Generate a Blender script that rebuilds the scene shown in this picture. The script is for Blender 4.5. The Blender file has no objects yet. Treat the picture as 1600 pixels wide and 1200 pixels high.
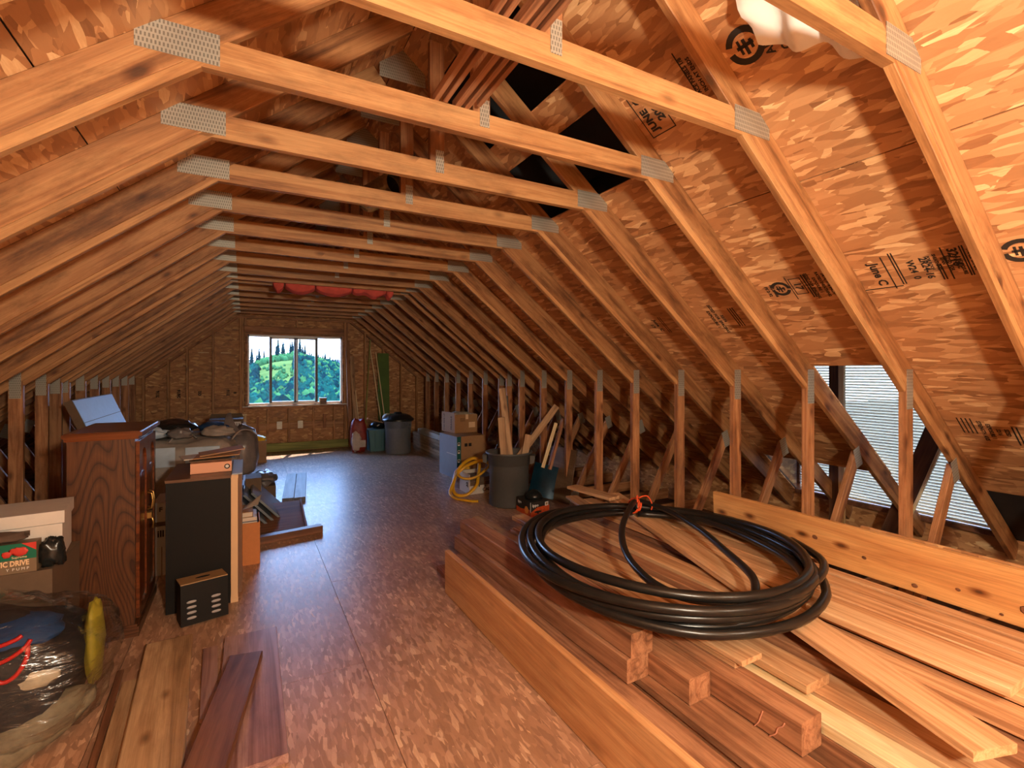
import bpy, bmesh, math, random
from mathutils import Vector, Matrix, Euler, noise
random.seed(11)
SC = bpy.context.scene
COL = SC.collection
PI = math.pi

# ------------------------------------------------------------------ camera, world, sun, lamp, exposure
cam_d = bpy.data.cameras.new('camera'); cam = bpy.data.objects.new('camera', cam_d); COL.objects.link(cam)
cam_d.sensor_width = 36.0; cam_d.lens = 763.07/1600*36.0; cam_d.shift_y = -20.5/1600
cam_d.clip_start = 0.05; cam_d.clip_end = 4000
cam.location = (0, 0, 1.68); cam.rotation_euler = (PI/2, 0, -math.radians(28.63))
SC.camera = cam
SC.view_settings.view_transform = 'Standard'; SC.view_settings.look = 'None'
SC.view_settings.gamma = 1.0; SC.view_settings.use_curve_mapping = False
SC.view_settings.exposure = 0.2

SKY = 17.0
w = bpy.data.worlds.new('sky'); SC.world = w; w.use_nodes = True
nt = w.node_tree; nt.nodes.clear()
wo = nt.nodes.new('ShaderNodeOutputWorld'); bg = nt.nodes.new('ShaderNodeBackground')
tc = nt.nodes.new('ShaderNodeTexCoord'); sx = nt.nodes.new('ShaderNodeSeparateXYZ'); rp = nt.nodes.new('ShaderNodeValToRGB')
nt.links.new(tc.outputs['Generated'], sx.inputs[0]); nt.links.new(sx.outputs['Z'], rp.inputs[0])
nt.links.new(rp.outputs[0], bg.inputs[0]); nt.links.new(bg.outputs[0], wo.inputs[0])
e = rp.color_ramp.elements
e[0].position = 0.0; e[0].color = (0.44, 0.50, 0.66, 1)
e[1].position = 0.9; e[1].color = (0.16, 0.42, 1.0, 1)
n_ = e.new(0.10); n_.color = (0.38, 0.56, 0.96, 1)
bg.inputs[1].default_value = SKY

sun_d = bpy.data.lights.new('sun', 'SUN'); sun_d.energy = 12.0; sun_d.angle = 0.009; sun_d.color = (1, .93, .82)
sun = bpy.data.objects.new('sun', sun_d); COL.objects.link(sun)
sun.rotation_euler = Vector((-0.12, -0.41, -0.90)).to_track_quat('-Z', 'Y').to_euler()

def point_lamp(name, loc, energy, col, r):
    d = bpy.data.lights.new(name, 'POINT'); d.energy = energy; d.color = col; d.shadow_soft_size = r
    o = bpy.data.objects.new(name, d); COL.objects.link(o); o.location = loc
    return o
point_lamp('work_lamp', (0.55, -0.95, 2.05), 360, (1.0, 0.88, 0.68), 0.10)
point_lamp('fill_lamp', (2.6, -0.9, 2.0), 70, (1.0, 0.88, 0.68), 0.10)  # added fill light on the right, not a lamp of the attic

# ------------------------------------------------------------------ materials
def L(r, g, b):
    f = lambda c: (c/255/12.92) if c/255 <= 0.04045 else ((c/255+0.055)/1.055)**2.4
    return (f(r), f(g), f(b), 1)

class NT:
    def __init__(s, name):
        s.m = bpy.data.materials.new(name); s.m.use_nodes = True; s.t = s.m.node_tree
        s.b = s.t.nodes['Principled BSDF']
    def n(s, typ, **k):
        x = s.t.nodes.new('ShaderNode'+typ)
        for a, v in k.items(): setattr(x, a, v)
        return x
    def l(s, a, b): s.t.links.new(a, b)
    def coords(s, scale, rot=(0, 0, 0), rnd=True):
        if not hasattr(s, 'base'):
            t = s.n('TexCoord'); oi = s.n('ObjectInfo'); s.oi = oi
            mu = s.n('VectorMath', operation='SCALE'); mu.inputs[0].default_value = (37.0, 23.0, 11.0)
            s.l(oi.outputs['Random'], mu.inputs['Scale'])
            ad = s.n('VectorMath', operation='ADD'); s.l(t.outputs['Object'], ad.inputs[0]); s.l(mu.outputs[0], ad.inputs[1])
            s.base = ad.outputs[0]
        mp = s.n('Mapping'); mp.inputs['Scale'].default_value = scale; mp.inputs['Rotation'].default_value = rot
        s.l(s.base, mp.inputs['Vector']); return mp.outputs[0]
    def noise(s, vec, scale=1.0, detail=4, rough=.6, dist=0):
        x = s.n('TexNoise'); x.inputs['Scale'].default_value = scale; x.inputs['Detail'].default_value = detail
        x.inputs['Roughness'].default_value = rough; x.inputs['Distortion'].default_value = dist
        s.l(vec, x.inputs['Vector']); return x.outputs['Fac']
    def ramp(s, fac, stops, interp='LINEAR'):
        x = s.n('ValToRGB'); cr = x.color_ramp; cr.interpolation = interp
        cr.elements[0].position, cr.elements[0].color = stops[0]
        cr.elements[1].position, cr.elements[1].color = stops[-1]
        for p, c in stops[1:-1]:
            q = cr.elements.new(p); q.color = c
        s.l(fac, x.inputs[0]); return x.outputs[0]
    def mix(s, fac, a, b, mode='MIX'):
        x = s.n('Mix', data_type='RGBA', blend_type=mode)
        if isinstance(fac, (int, float)): x.inputs[0].default_value = fac
        else: s.l(fac, x.inputs[0])
        for i, v in ((6, a), (7, b)):
            if isinstance(v, tuple): x.inputs[i].default_value = v
            else: s.l(v, x.inputs[i])
        return x.outputs[2]
    def math(s, op, a, b=None):
        x = s.n('Math', operation=op)
        for i, v in ((0, a), (1, b)):
            if v is None: continue
            if isinstance(v, (int, float)): x.inputs[i].default_value = v
            else: s.l(v, x.inputs[i])
        return x.outputs[0]
    def vary(s, col, amt=.3):
        hv = s.n('HueSaturation'); s.l(col, hv.inputs['Color'])
        v = s.math('ADD', s.math('MULTIPLY', s.oi.outputs['Random'], amt), 1-amt/2); s.l(v, hv.inputs['Value'])
        return hv.outputs[0]
    def bump(s, h, strength=.3, dist=.002):
        x = s.n('Bump'); x.inputs['Strength'].default_value = strength; x.inputs['Distance'].default_value = dist
        s.l(h, x.inputs['Height']); s.l(x.outputs[0], s.b.inputs['Normal'])
    def color(s, c): s.l(c, s.b.inputs['Base Color'])
    def rough(s, r): s.b.inputs['Roughness'].default_value = r

def wood(name, light, mid, dark, rough=.62, knots=.5, rings=10, var=.3, stain=.5):
    s = NT(name)
    v = s.coords((.55, rings, rings))
    g = s.noise(v, 1.3, 5, .55, 1.4)
    c = s.ramp(g, [(.30, dark), (.47, mid), (.58, light), (.78, mid)])
    f = s.noise(s.coords((3, 160, 160)), 1, 3, .7)
    fr = s.ramp(f, [(.3, (.62, .58, .54, 1)), (.65, (1, 1, 1, 1))])
    c = s.mix(.65, c, fr, 'MULTIPLY')
    if knots:
        vo = s.n('TexVoronoi', voronoi_dimensions='2D'); vo.inputs['Scale'].default_value = 1; s.l(s.coords((3.0, 9.0, 9.0), (PI/4, 0, 0)), vo.inputs['Vector'])
        sk = s.n('SeparateColor'); s.l(vo.outputs['Color'], sk.inputs[0])
        kd = s.math('ADD', vo.outputs['Distance'], s.math('MULTIPLY', s.math('LESS_THAN', sk.outputs[0], .74), 1.0))
        kd = s.math('ADD', kd, s.math('MULTIPLY', sk.outputs[1], .05))
        k = s.ramp(kd, [(.07, (.10, .05, .03, 1)), (.11, (.40, .25, .15, 1)), (.22, (1, 1, 1, 1))])
        c = s.mix(knots, c, k, 'MULTIPLY')
    if stain:
        st = s.noise(s.coords((2.2, 7, 7)), 1, 6, .7)
        sr = s.ramp(st, [(.36, (.42, .36, .32, 1)), (.47, (.8, .76, .72, 1)), (.55, (1, 1, 1, 1))])
        c = s.mix(stain, c, sr, 'MULTIPLY')
    c = s.vary(c, var); s.color(c); s.rough(rough)
    s.bump(f, .25, .0015)
    return s.m

def osb(name, pal, size=1.0, rough=.6, spec=.5, bmp=.35, dirt=0, lay=((.14, (8, 32, 1)), (-.42, (11, 42, 1)), (.85, (13, 46, 1)), (-.08, (20, 80, 1)))):
    s = NT(name)
    outs = []
    for i, (rot, sc) in enumerate(lay):
        base = s.coords(tuple(q*size for q in sc), (0, 0, rot))
        nz = s.n('TexNoise'); nz.inputs['Scale'].default_value = .9; nz.inputs['Detail'].default_value = 3; s.l(base, nz.inputs['Vector'])
        dd = s.n('VectorMath', operation='SCALE'); dd.inputs['Scale'].default_value = .35; s.l(nz.outputs['Color'], dd.inputs[0])
        av = s.n('VectorMath', operation='ADD'); s.l(base, av.inputs[0]); s.l(dd.outputs[0], av.inputs[1])
        vo = s.n('TexVoronoi', voronoi_dimensions='2D'); vo.inputs['Scale'].default_value = 1; s.l(av.outputs[0], vo.inputs['Vector'])
        sp = s.n('SeparateColor'); s.l(vo.outputs['Color'], sp.inputs[0]); outs.append(sp)
    m1 = s.math('GREATER_THAN', outs[0].outputs[1], .45)
    m2 = s.math('GREATER_THAN', outs[1].outputs[1], .58)
    m3 = s.math('GREATER_THAN', outs[2].outputs[1], .72)
    mx = lambda f, a, b: s.math('ADD', s.math('MULTIPLY', a, s.math('SUBTRACT', 1.0, f)), s.math('MULTIPLY', b, f))
    val = mx(m1, outs[3].outputs[0], outs[0].outputs[0])
    val = mx(m2, val, outs[1].outputs[0]); val = mx(m3, val, outs[2].outputs[0])
    gr = s.noise(s.coords((18*size, 130*size, 1), (0, 0, .18)), 1, 4, .7)
    val = s.math('ADD', s.math('MULTIPLY', val, .82), s.math('MULTIPLY', gr, .2))
    c = s.ramp(val, pal)
    if dirt:
        dn = s.noise(s.coords((1.3, 1.3, 1)), 1, 5, .65)
        c = s.mix(dirt, c, s.ramp(dn, [(.35, (.42, .36, .33, 1)), (.62, (1, 1, 1, 1))]), 'MULTIPLY')
    s.color(s.vary(c, .08)); s.b.inputs['Specular IOR Level'].default_value = spec
    rr = s.math('ADD', s.math('MULTIPLY', val, .25), rough-.12); s.l(rr, s.b.inputs['Roughness'])
    if dirt:
        fine = s.noise(s.coords((70, 70, 1)), 1, 4, .75); val = s.math('ADD', val, s.math('MULTIPLY', fine, .5))
    s.bump(val, bmp, .003)
    if dirt:
        cw = s.ramp(s.math('ADD', s.math('MULTIPLY', gr, .35), s.math('MULTIPLY', val, .5)), [(.38, (.06,)*3+(1,)), (.66, (.62, .62, .62, 1))])
        s.l(cw, s.b.inputs['Coat Weight']); s.b.inputs['Coat Roughness'].default_value = .3
        s.l(s.b.inputs['Normal'].links[0].from_socket, s.b.inputs['Coat Normal'])
    return s.m

def plain(name, rgb, rough=.5, metal=0, nscale=0, namt=.25, bump=0, spec=.5, trans=0, alpha=1, sheen=0):
    s = NT(name); b = s.b
    c = rgb if len(rgb) == 4 else (*rgb, 1)
    b.inputs['Base Color'].default_value = c; b.inputs['Roughness'].default_value = rough; b.inputs['Metallic'].default_value = metal
    b.inputs['Specular IOR Level'].default_value = spec
    if nscale:
        f = s.noise(s.coords((nscale,)*3), 1, 5, .65)
        r = s.ramp(f, [(.3, (1-namt,)*3+(1,)), (.7, (1, 1, 1, 1))])
        s.color(s.mix(1.0, c, r, 'MULTIPLY'))
        if bump: s.bump(f, bump, .004)
    if trans: b.inputs['Transmission Weight'].default_value = trans
    if alpha < 1: b.inputs['Alpha'].default_value = alpha
    return s.m

M = {}
M['pine'] = wood('truss_pine', L(186, 136, 88), L(168, 116, 72), L(120, 78, 46), .58, .75, 9, .3, .85)
M['strip'] = wood('furring_pine', L(200, 150, 98), L(184, 130, 80), L(138, 90, 54), .56, .5, 9, .3, .5)
M['fir'] = wood('fir_stud', L(192, 138, 94), L(170, 114, 72), L(124, 78, 48), .6, .7, 9, .3, .7)
M['cedar'] = wood('cedar', L(232, 188, 142), L(214, 164, 118), L(172, 120, 80), .52, 0, 13, .40, .2)
M['cedar_pale'] = wood('pale_cedar', L(244, 206, 160), L(232, 188, 140), L(204, 154, 108), .5, 0, 11, .05, .1)
M['timber'] = wood('rough_timber', L(190, 138, 100), L(166, 114, 80), L(124, 82, 54), .7, .15, 12, .22, .5)
M['plank'] = wood('old_plank', L(200, 164, 124), L(178, 140, 102), L(134, 102, 72), .66, .6, 6, .2, .4)
M['knotty'] = wood('knotty_pine', L(230, 176, 112), L(218, 160, 98), L(196, 134, 78), .5, .9, 5, .05, .1)
M['brownbd'] = wood('brown_board', L(136, 92, 66), L(116, 76, 54), L(82, 52, 36), .45, .3, 8, .1, .3)
M['purple'] = wood('worn_board', L(176, 138, 128), L(150, 110, 104), L(110, 76, 70), .34, .2, 9, .15, .5)
M['pale'] = wood('pale_board', L(244, 226, 180), L(236, 212, 162), L(214, 182, 130), .45, 0, 5, .05, .1)
M['white_wood'] = wood('primed_board', L(222, 214, 196), L(206, 196, 176), L(180, 166, 140), .5, 0, 6, .1, .3)
M['green_wood'] = wood('green_treated', L(160, 166, 84), L(140, 148, 70), L(104, 112, 48), .6, .2, 8, .1, .2)
def oakmat():
    s = NT('oak_veneer')
    v = s.coords((.9, 4.2, 4.2), rnd=False)
    nz = s.noise(v, 1.0, 1, .35, .25)
    b = s.math('FRACT', s.math('MULTIPLY', nz, 30.0))
    c = s.ramp(b, [(0, L(44, 24, 14)), (.22, L(88, 52, 30)), (.6, L(98, 60, 34)), (1, L(74, 44, 24))])
    f = s.noise(s.coords((5, 190, 190)), 1, 3, .7)
    c = s.mix(.7, c, s.ramp(f, [(.32, (.45, .38, .33, 1)), (.6, (1, 1, 1, 1))]), 'MULTIPLY')
    s.color(c); s.rough(.38); s.bump(f, .15, .001); return s.m
M['oak'] = oakmat()
M['oak_dark'] = wood('oak_door', L(118, 62, 30), L(96, 48, 22), L(62, 30, 14), .25, 0, 14, .1, .2)
PAL_R = [(.06, L(140, 94, 60)), (.22, L(172, 122, 80)), (.50, L(190, 138, 92)), (.76, L(206, 156, 108)), (.88, L(226, 182, 130)), (.98, L(250, 218, 166))]
PAL_F = [(.06, L(142, 108, 88)), (.2, L(150, 114, 94)), (.48, L(160, 122, 98)), (.70, L(172, 132, 108)), (.88, L(194, 156, 130)), (.98, L(226, 198, 170))]
PAL_F = [(p, (c[0]*1.22, c[1]*1.2, c[2]*1.1, 1)) for p, c in PAL_F]
M['osb_roof'] = osb('osb_roof', PAL_R, .68, .62)
M['osb_wall'] = osb('osb_wall', [(p, (c[0]*.86, c[1]*.84, c[2]*.76, 1)) for p, c in PAL_R], .9, .62, lay=((.3, (10, 28, 1)), (-.7, (12, 30, 1)), (1.1, (13, 34, 1)), (.1, (22, 60, 1))))
M['osb_floor'] = osb('osb_floor', PAL_F, 1.35, .42, .6, .4, .55, ((.1, (8, 30, 1)), (-.75, (10, 40, 1)), (.9, (10, 40, 1)), (1.6, (16, 70, 1))))
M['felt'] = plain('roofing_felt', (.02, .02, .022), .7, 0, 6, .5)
M['ink'] = plain('stamp_ink', (.02, .014, .01), .8)
M['ink_red'] = plain('chalk', L(214, 150, 120), .9)
def gal():
    s = NT('galvanized_plate')
    br = s.n('TexBrick', offset=.5); br.inputs['Scale'].default_value = 1
    br.inputs['Brick Width'].default_value = .012; br.inputs['Row Height'].default_value = .020; br.inputs['Mortar Size'].default_value = .0034
    br.inputs['Color1'].default_value = (.03, .03, .03, 1); br.inputs['Color2'].default_value = (.03, .03, .03, 1); br.inputs['Mortar'].default_value = (1, 1, 1, 1)
    s.l(s.coords((1, 1, 1)), br.inputs['Vector'])
    slot = s.n('TexBrick', offset=.5)
    c = s.mix(1.0, L(176, 172, 160), br.outputs['Color'], 'MULTIPLY')
    s.color(s.mix(.6, L(204, 200, 186), c)); s.b.inputs['Metallic'].default_value = .55; s.rough(.42)
    s.bump(br.outputs['Color'], .6, .002)
    s.t.nodes.remove(slot)
    return s.m
M['gal'] = gal()
M['pipe'] = plain('black_poly_pipe', (.016, .015, .014), .30, 0, 9, .5, .15)
M['orange'] = plain('orange_cord', L(226, 84, 34), .6)
M['can'] = plain('grey_plastic', L(88, 88, 86), .48, 0, 30, .12, .05)
M['can_far'] = plain('grey_plastic_worn', L(120, 124, 130), .42, 0, 20, .15)
M['black_plastic'] = plain('black_plastic', (.012, .014, .014), .25)
M['black_matte'] = plain('black_vinyl', (.006, .005, .0045), .6, 0, 120, .4, .1, .25)
M['tan'] = plain('tan_edge', L(206, 170, 130), .5)
M['brown_top'] = plain('brown_laminate', L(104, 70, 46), .35, 0, 20, .2)
M['mdf'] = plain('mdf', L(168, 130, 84), .6, 0, 60, .2)
M['grey_slot'] = plain('grey_slot', L(150, 146, 146), .4)
M['card'] = plain('cardboard', L(178, 134, 90), .75, 0, 24, .12)
M['card_dark'] = plain('dark_cardboard', L(104, 82, 62), .75, 0, 24, .15)
M['card_orange'] = plain('orange_cardboard', L(196, 122, 66), .7, 0, 24, .12)
M['white_card'] = plain('white_card', L(214, 206, 196), .65, 0, 18, .08)
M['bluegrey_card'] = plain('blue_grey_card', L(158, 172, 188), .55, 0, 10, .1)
M['teal'] = plain('teal_print', L(24, 92, 88), .5)
M['green_print'] = plain('green_print', L(16, 104, 78), .5)
M['red_print'] = plain('red_print', L(206, 60, 48), .5)
M['brown_print'] = plain('brown_print', L(126, 104, 80), .5)
M['cream'] = plain('cream_print', L(240, 204, 160), .5)
M['white'] = plain('white_print', L(236, 230, 220), .5)
M['orange_print'] = plain('orange_print', L(222, 88, 34), .5, 0, 40, .4)
M['orange_slice'] = plain('orange_slice', L(230, 150, 60), .5)
M['yellow'] = plain('yellow_hose', L(222, 168, 30), .38, 0, 30, .15)
M['yellow_cloth'] = plain('yellow_cloth', L(146, 132, 30), .7, 0, 30, .25, .3)
M['yellow_bag'] = plain('yellow_plastic', L(250, 200, 20), .35)
M['teal_tote'] = plain('teal_plastic', L(70, 116, 124), .4)
M['red_sack'] = plain('red_sack', L(150, 46, 36), .5, 0, 14, .4, .4)
M['white_sack'] = plain('white_sack', L(206, 190, 176), .5, 0, 14, .3, .4)
M['green_panel'] = plain('green_panel', L(74, 110, 30), .6, 0, 5, .25)
M['pink'] = plain('pink_insulation', L(226, 96, 84), .9, 0, 10, .3, .6)
M['foil'] = plain('foil', L(190, 180, 150), .25, .9, 20, .4, .6)
M['bulk'] = plain('woven_bag', L(158, 146, 136), .6, 0, 7, .3, .5)
M['bulk_blue'] = plain('pale_plastic_patch', L(178, 196, 214), .3, 0, 8, .2, .4)
M['grey_plastic_film'] = plain('grey_film', L(120, 112, 110), .28, 0, 16, .35, .7)
M['dark_cloth'] = plain('dark_cloth', L(24, 26, 30), .75, 0, 20, .4, .4)
M['blue_cloth'] = plain('blue_cloth', L(28, 66, 112), .7, 0, 20, .4, .4)
M['grey_cloth'] = plain('grey_cloth', L(128, 116, 92), .8, 0, 30, .4, .4)
M['cream_cloth'] = plain('cream_cloth', L(190, 176, 150), .7, 0, 20, .3, .4)
M['red_cord'] = plain('red_drawstring', L(190, 30, 28), .4)
M['brown_cloth'] = plain('brown_cloth', L(92, 72, 58), .85, 0, 20, .3, .4)
M['binder'] = plain('binder_vinyl', L(220, 158, 122), .5)
M['paper'] = plain('paper', L(206, 190, 172), .6)
M['brass'] = plain('brass', L(176, 140, 80), .3, .9)
M['steel'] = plain('shovel_blue', L(26, 62, 82), .22, .35, 7, .5)
M['vinyl'] = plain('white_vinyl', L(222, 224, 228), .35)
M['dark_frame'] = plain('bronze_frame', L(60, 64, 72), .4)
M['dark_wood'] = wood('dark_stud', L(104, 66, 40), L(84, 52, 30), L(56, 34, 20), .7, .2, 9, .2, .3)
M['plywood'] = wood('weathered_plywood', L(122, 98, 74), L(104, 82, 60), L(74, 56, 40), .7, .2, 3, .1, .5)
M['book_blue'] = plain('book_blue', L(40, 74, 110), .5)
M['tile'] = plain('slate_tile', L(120, 128, 136), .28, 0, 12, .2)
M['rope'] = plain('coiled_cord', L(196, 190, 178), .7)
def slatm():
    s = NT('translucent_slat'); t = s.n('BsdfTranslucent'); d = s.n('BsdfDiffuse'); mx = s.n('MixShader'); mx.inputs[0].default_value = .10
    t.inputs[0].default_value = (.90, .76, .52, 1); d.inputs[0].default_value = (.84, .76, .60, 1)
    s.l(d.outputs[0], mx.inputs[1]); s.l(t.outputs[0], mx.inputs[2])
    s.l(mx.outputs[0], s.t.nodes['Material Output'].inputs[0]); return s.m
M['slat'] = slatm()
def filmm(name, tint, fac, rough, wr):
    s = NT(name); t = s.n('BsdfTransparent'); g = s.n('BsdfGlossy'); mx = s.n('MixShader')
    t.inputs[0].default_value = tint; g.inputs['Roughness'].default_value = rough
    f = s.noise(s.coords(wr), 1, 3, .5, .8)
    bp = s.n('Bump'); bp.inputs['Strength'].default_value = 1; bp.inputs['Distance'].default_value = .03; s.l(f, bp.inputs['Height'])
    s.l(bp.outputs[0], g.inputs['Normal'])
    fr = s.n('LayerWeight'); s.l(bp.outputs[0], fr.inputs['Normal'])
    s.l(s.math('ADD', s.math('MULTIPLY', s.math('POWER', fr.outputs['Facing'], 3.0), .8), fac), mx.inputs[0])
    s.l(t.outputs[0], mx.inputs[1]); s.l(g.outputs[0], mx.inputs[2]); s.l(mx.outputs[0], s.t.nodes['Material Output'].inputs[0]); return s.m
M['film'] = filmm('clear_film', (.95, .97, .98, 1), .06, .2, (5, 5, 22))
def glassm():
    s = NT('window_glass'); t = s.n('BsdfTransparent'); g = s.n('BsdfGlossy'); mx = s.n('MixShader'); g.inputs['Roughness'].default_value = .4
    t.inputs[0].default_value = (.97, .985, .985, 1); fr = s.n('LayerWeight'); s.l(s.math('ADD', s.math('MULTIPLY', s.math('POWER', fr.outputs['Facing'], 4.0), .3), .015), mx.inputs[0]); s.l(t.outputs[0], mx.inputs[1]); s.l(g.outputs[0], mx.inputs[2])
    s.l(mx.outputs[0], s.t.nodes['Material Output'].inputs[0]); return s.m
M['glass'] = glassm()
def sheetm():
    s = NT('plastic_sheet'); t = s.n('BsdfTranslucent'); d = s.n('BsdfDiffuse'); mx = s.n('MixShader'); mx.inputs[0].default_value = .3
    t.inputs[0].default_value = (.95, .93, .88, 1); d.inputs[0].default_value = (.96, .95, .92, 1)
    s.l(d.outputs[0], mx.inputs[1]); s.l(t.outputs[0], mx.inputs[2]); s.l(mx.outputs[0], s.t.nodes['Material Output'].inputs[0]); return s.m
M['sheet'] = sheetm()
M['meadow'] = plain('meadow', L(74, 90, 46), .95, 0, .06, .4, spec=0)
M['soil'] = plain('bare_soil', (.030, .026, .021), .95, 0, .5, .3, spec=0)
M['bluish'] = wood('weathered_plank', L(128, 126, 132), L(104, 102, 110), L(70, 68, 76), .5, .3, 8, .15, .5)
M['tan_board'] = wood('tan_board', L(218, 168, 116), L(210, 156, 104), L(190, 134, 86), .62, .2, 7, .05, .25)
M['tree_haze'] = plain('tree_haze', L(14, 58, 50), .95, 0, .25, .5, spec=0)  # teal tint stands in for haze over the far woods
M['tree_dark'] = plain('conifer_green', L(8, 38, 40), .95, 0, .3, .5, spec=0)  # conifer green tinted bluish for the same painted haze
M['tree_light'] = plain('broadleaf_green', L(50, 88, 50), .95, 0, .3, .5, spec=0)
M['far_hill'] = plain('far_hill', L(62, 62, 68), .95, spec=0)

for m_ in M.values(): m_.use_transparent_shadow = True

# ------------------------------------------------------------------ mesh helpers
WM = {}
def link(o, mat4=None, parent=None):
    COL.objects.link(o)
    mat4 = mat4 or Matrix.Identity(4)
    if parent is not None:
        o.parent = parent; o.matrix_basis = WM[parent.name].inverted() @ mat4
    else: o.matrix_basis = mat4
    WM[o.name] = mat4
    return o
def tag(o, label, cat, group=None):
    o['label'] = label; o['category'] = cat
    if group: o['group'] = group
    return o
def thing(name, loc, label, cat, group=None, rz=0):
    o = bpy.data.objects.new(name, None); o.empty_display_size = .1
    link(o, Matrix.Translation(loc) @ Matrix.Rotation(rz, 4, 'Z')); return tag(o, label, cat, group)
def struct(name, loc=(0, 0, 0)):
    o = bpy.data.objects.new(name, None); o.empty_display_size = .1; link(o, Matrix.Translation(loc)); o['kind'] = 'structure'; return o

class MB:
    def __init__(s): s.v = []; s.f = []; s.mi = []; s.sm = []
    def add(s, vs, fs, mi=0, smooth=False, T=None):
        k = len(s.v)
        s.v += [tuple(T @ Vector(v)) if T is not None else tuple(v) for v in vs]
        for f in fs: s.f.append([i+k for i in f]); s.mi.append(mi); s.sm.append(smooth)
        return s
    def box(s, x0, x1, y0, y1, z0, z1, mi=0, T=None):
        return s.add([(x0,y0,z0),(x1,y0,z0),(x1,y1,z0),(x0,y1,z0),(x0,y0,z1),(x1,y0,z1),(x1,y1,z1),(x0,y1,z1)],
              [(0,3,2,1),(4,5,6,7),(0,1,5,4),(1,2,6,5),(2,3,7,6),(3,0,4,7)], mi, False, T)
    def cham(s, Ln, w_, h_, c=.004, mi=0, T=None, wob=0):
        a, b = w_/2, h_/2; c = min(c, a*.45, b*.45)
        ring = [(-a+c,-b),(a-c,-b),(a,-b+c),(a,b-c),(a-c,b),(-a+c,b),(-a,b-c),(-a,-b+c)]
        vs = [(0, y, z) for y, z in ring]+[(Ln, y, z) for y, z in ring]
        fs = [(i, (i+1) % 8, 8+(i+1) % 8, 8+i) for i in range(8)]+[tuple(range(7, -1, -1)), tuple(range(8, 16))]
        fs = [tuple(reversed(f)) if i < 8 else f for i, f in enumerate(fs)]
        fs = [(f[::-1]) for f in fs[:8]]+[tuple(range(7,-1,-1)), tuple(range(8,16))]
        return s.add(vs, fs, mi, False, T)
    def prism(s, pts, c0, c1, mi=0, T=None):
        n = len(pts)
        area = sum(pts[i][0]*pts[(i+1) % n][1]-pts[(i+1) % n][0]*pts[i][1] for i in range(n))
        if area < 0: pts = pts[::-1]
        vs = [(a, b, c0) for a, b in pts]+[(a, b, c1) for a, b in pts]
        fs = [tuple(range(n-1, -1, -1)), tuple(range(n, 2*n))]+[(i, (i+1) % n, n+(i+1) % n, n+i) for i in range(n)]
        return s.add(vs, fs, mi, False, T)
    def tube(s, path, r, seg=8, mi=0, caps=True, closed=False, T=None, rz=None):
        P = [Vector(p) for p in path]; n = len(P); vs = []; fs = []
        up = Vector((0, 0, 1)); prev = None
        for i, p in enumerate(P):
            a = P[(i-1) % n] if closed or i > 0 else p; b = P[(i+1) % n] if closed or i < n-1 else p
            t = (b-a).normalized()
            if prev is None:
                x = t.cross(up); x = t.orthogonal() if x.length < 1e-3 else x
            else: x = prev-t*prev.dot(t)
            x.normalize(); y = t.cross(x); prev = x
            ra = r[i] if isinstance(r, (list, tuple)) else r
            for j in range(seg):
                q = 2*PI*j/seg
                vs.append(p+(x*math.cos(q)+y*math.sin(q)*(rz or 1))*ra)
        m = n if closed else n-1
        for i in range(m):
            for j in range(seg):
                k = (i+1) % n
                fs.append((i*seg+j, i*seg+(j+1) % seg, k*seg+(j+1) % seg, k*seg+j))
        if caps and not closed: fs += [tuple(range(seg-1, -1, -1)), tuple((n-1)*seg+j for j in range(seg))]
        return s.add(vs, fs, mi, True, T)
    def lathe(s, prof, seg=28, mi=0, T=None, smooth=True):
        vs = [(r*math.cos(2*PI*j/seg), r*math.sin(2*PI*j/seg), z) for r, z in prof for j in range(seg)]
        fs = [(i*seg+j, i*seg+(j+1) % seg, (i+1)*seg+(j+1) % seg, (i+1)*seg+j) for i in range(len(prof)-1) for j in range(seg)]
        return s.add(vs, fs, mi, smooth, T)
    def mesh(s, name, mats):
        me = bpy.data.meshes.new(name); me.from_pydata(s.v, [], s.f)
        for m in (mats if isinstance(mats, (list, tuple)) else [mats]): me.materials.append(m)
        me.polygons.foreach_set('material_index', s.mi); me.polygons.foreach_set('use_smooth', s.sm); me.update(); return me
    def build(s, name, mats, parent=None, T=None):
        return link(bpy.data.objects.new(name, s.mesh(name, mats)), T, parent)
def mobj(name, me, T, parent=None): return link(bpy.data.objects.new(name, me), T, parent)
def frame(o, x, up=(0, 0, 1)):
    x = Vector(x).normalized(); up = Vector(up); z = up-x*x.dot(up)
    if z.length < 1e-4: z = Vector((1, 0, 0))-x*x.x
    z.normalize(); y = z.cross(x)
    m = Matrix((x, y, z)).transposed().to_4x4(); m.translation = Vector(o); return m
_bc = {}
def beam(name, p0, p1, w_, h_, mat, parent=None, up=(0, 0, 1), c=.003):
    d = Vector(p1)-Vector(p0); key = (round(d.length, 3), w_, h_, mat.name, c, name)
    if key not in _bc: _bc[key] = MB().cham(d.length, w_, h_, c).mesh(name, mat)
    return mobj(name, _bc[key], frame(p0, d, up), parent)
XZ = Matrix(((1,0,0,0),(0,0,-1,0),(0,1,0,0),(0,0,0,1)))    # a->x b->z c->-y
ZX = Matrix(((0,1,0,0),(0,0,1,0),(1,0,0,0),(0,0,0,1)))     # a->z b->x c->y
TR = lambda x, y, z: Matrix.Translation((x, y, z))
RZ = lambda a: Matrix.Rotation(a, 4, 'Z')
RX = lambda a: Matrix.Rotation(a, 4, 'X')
RY = lambda a: Matrix.Rotation(a, 4, 'Y')
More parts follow.
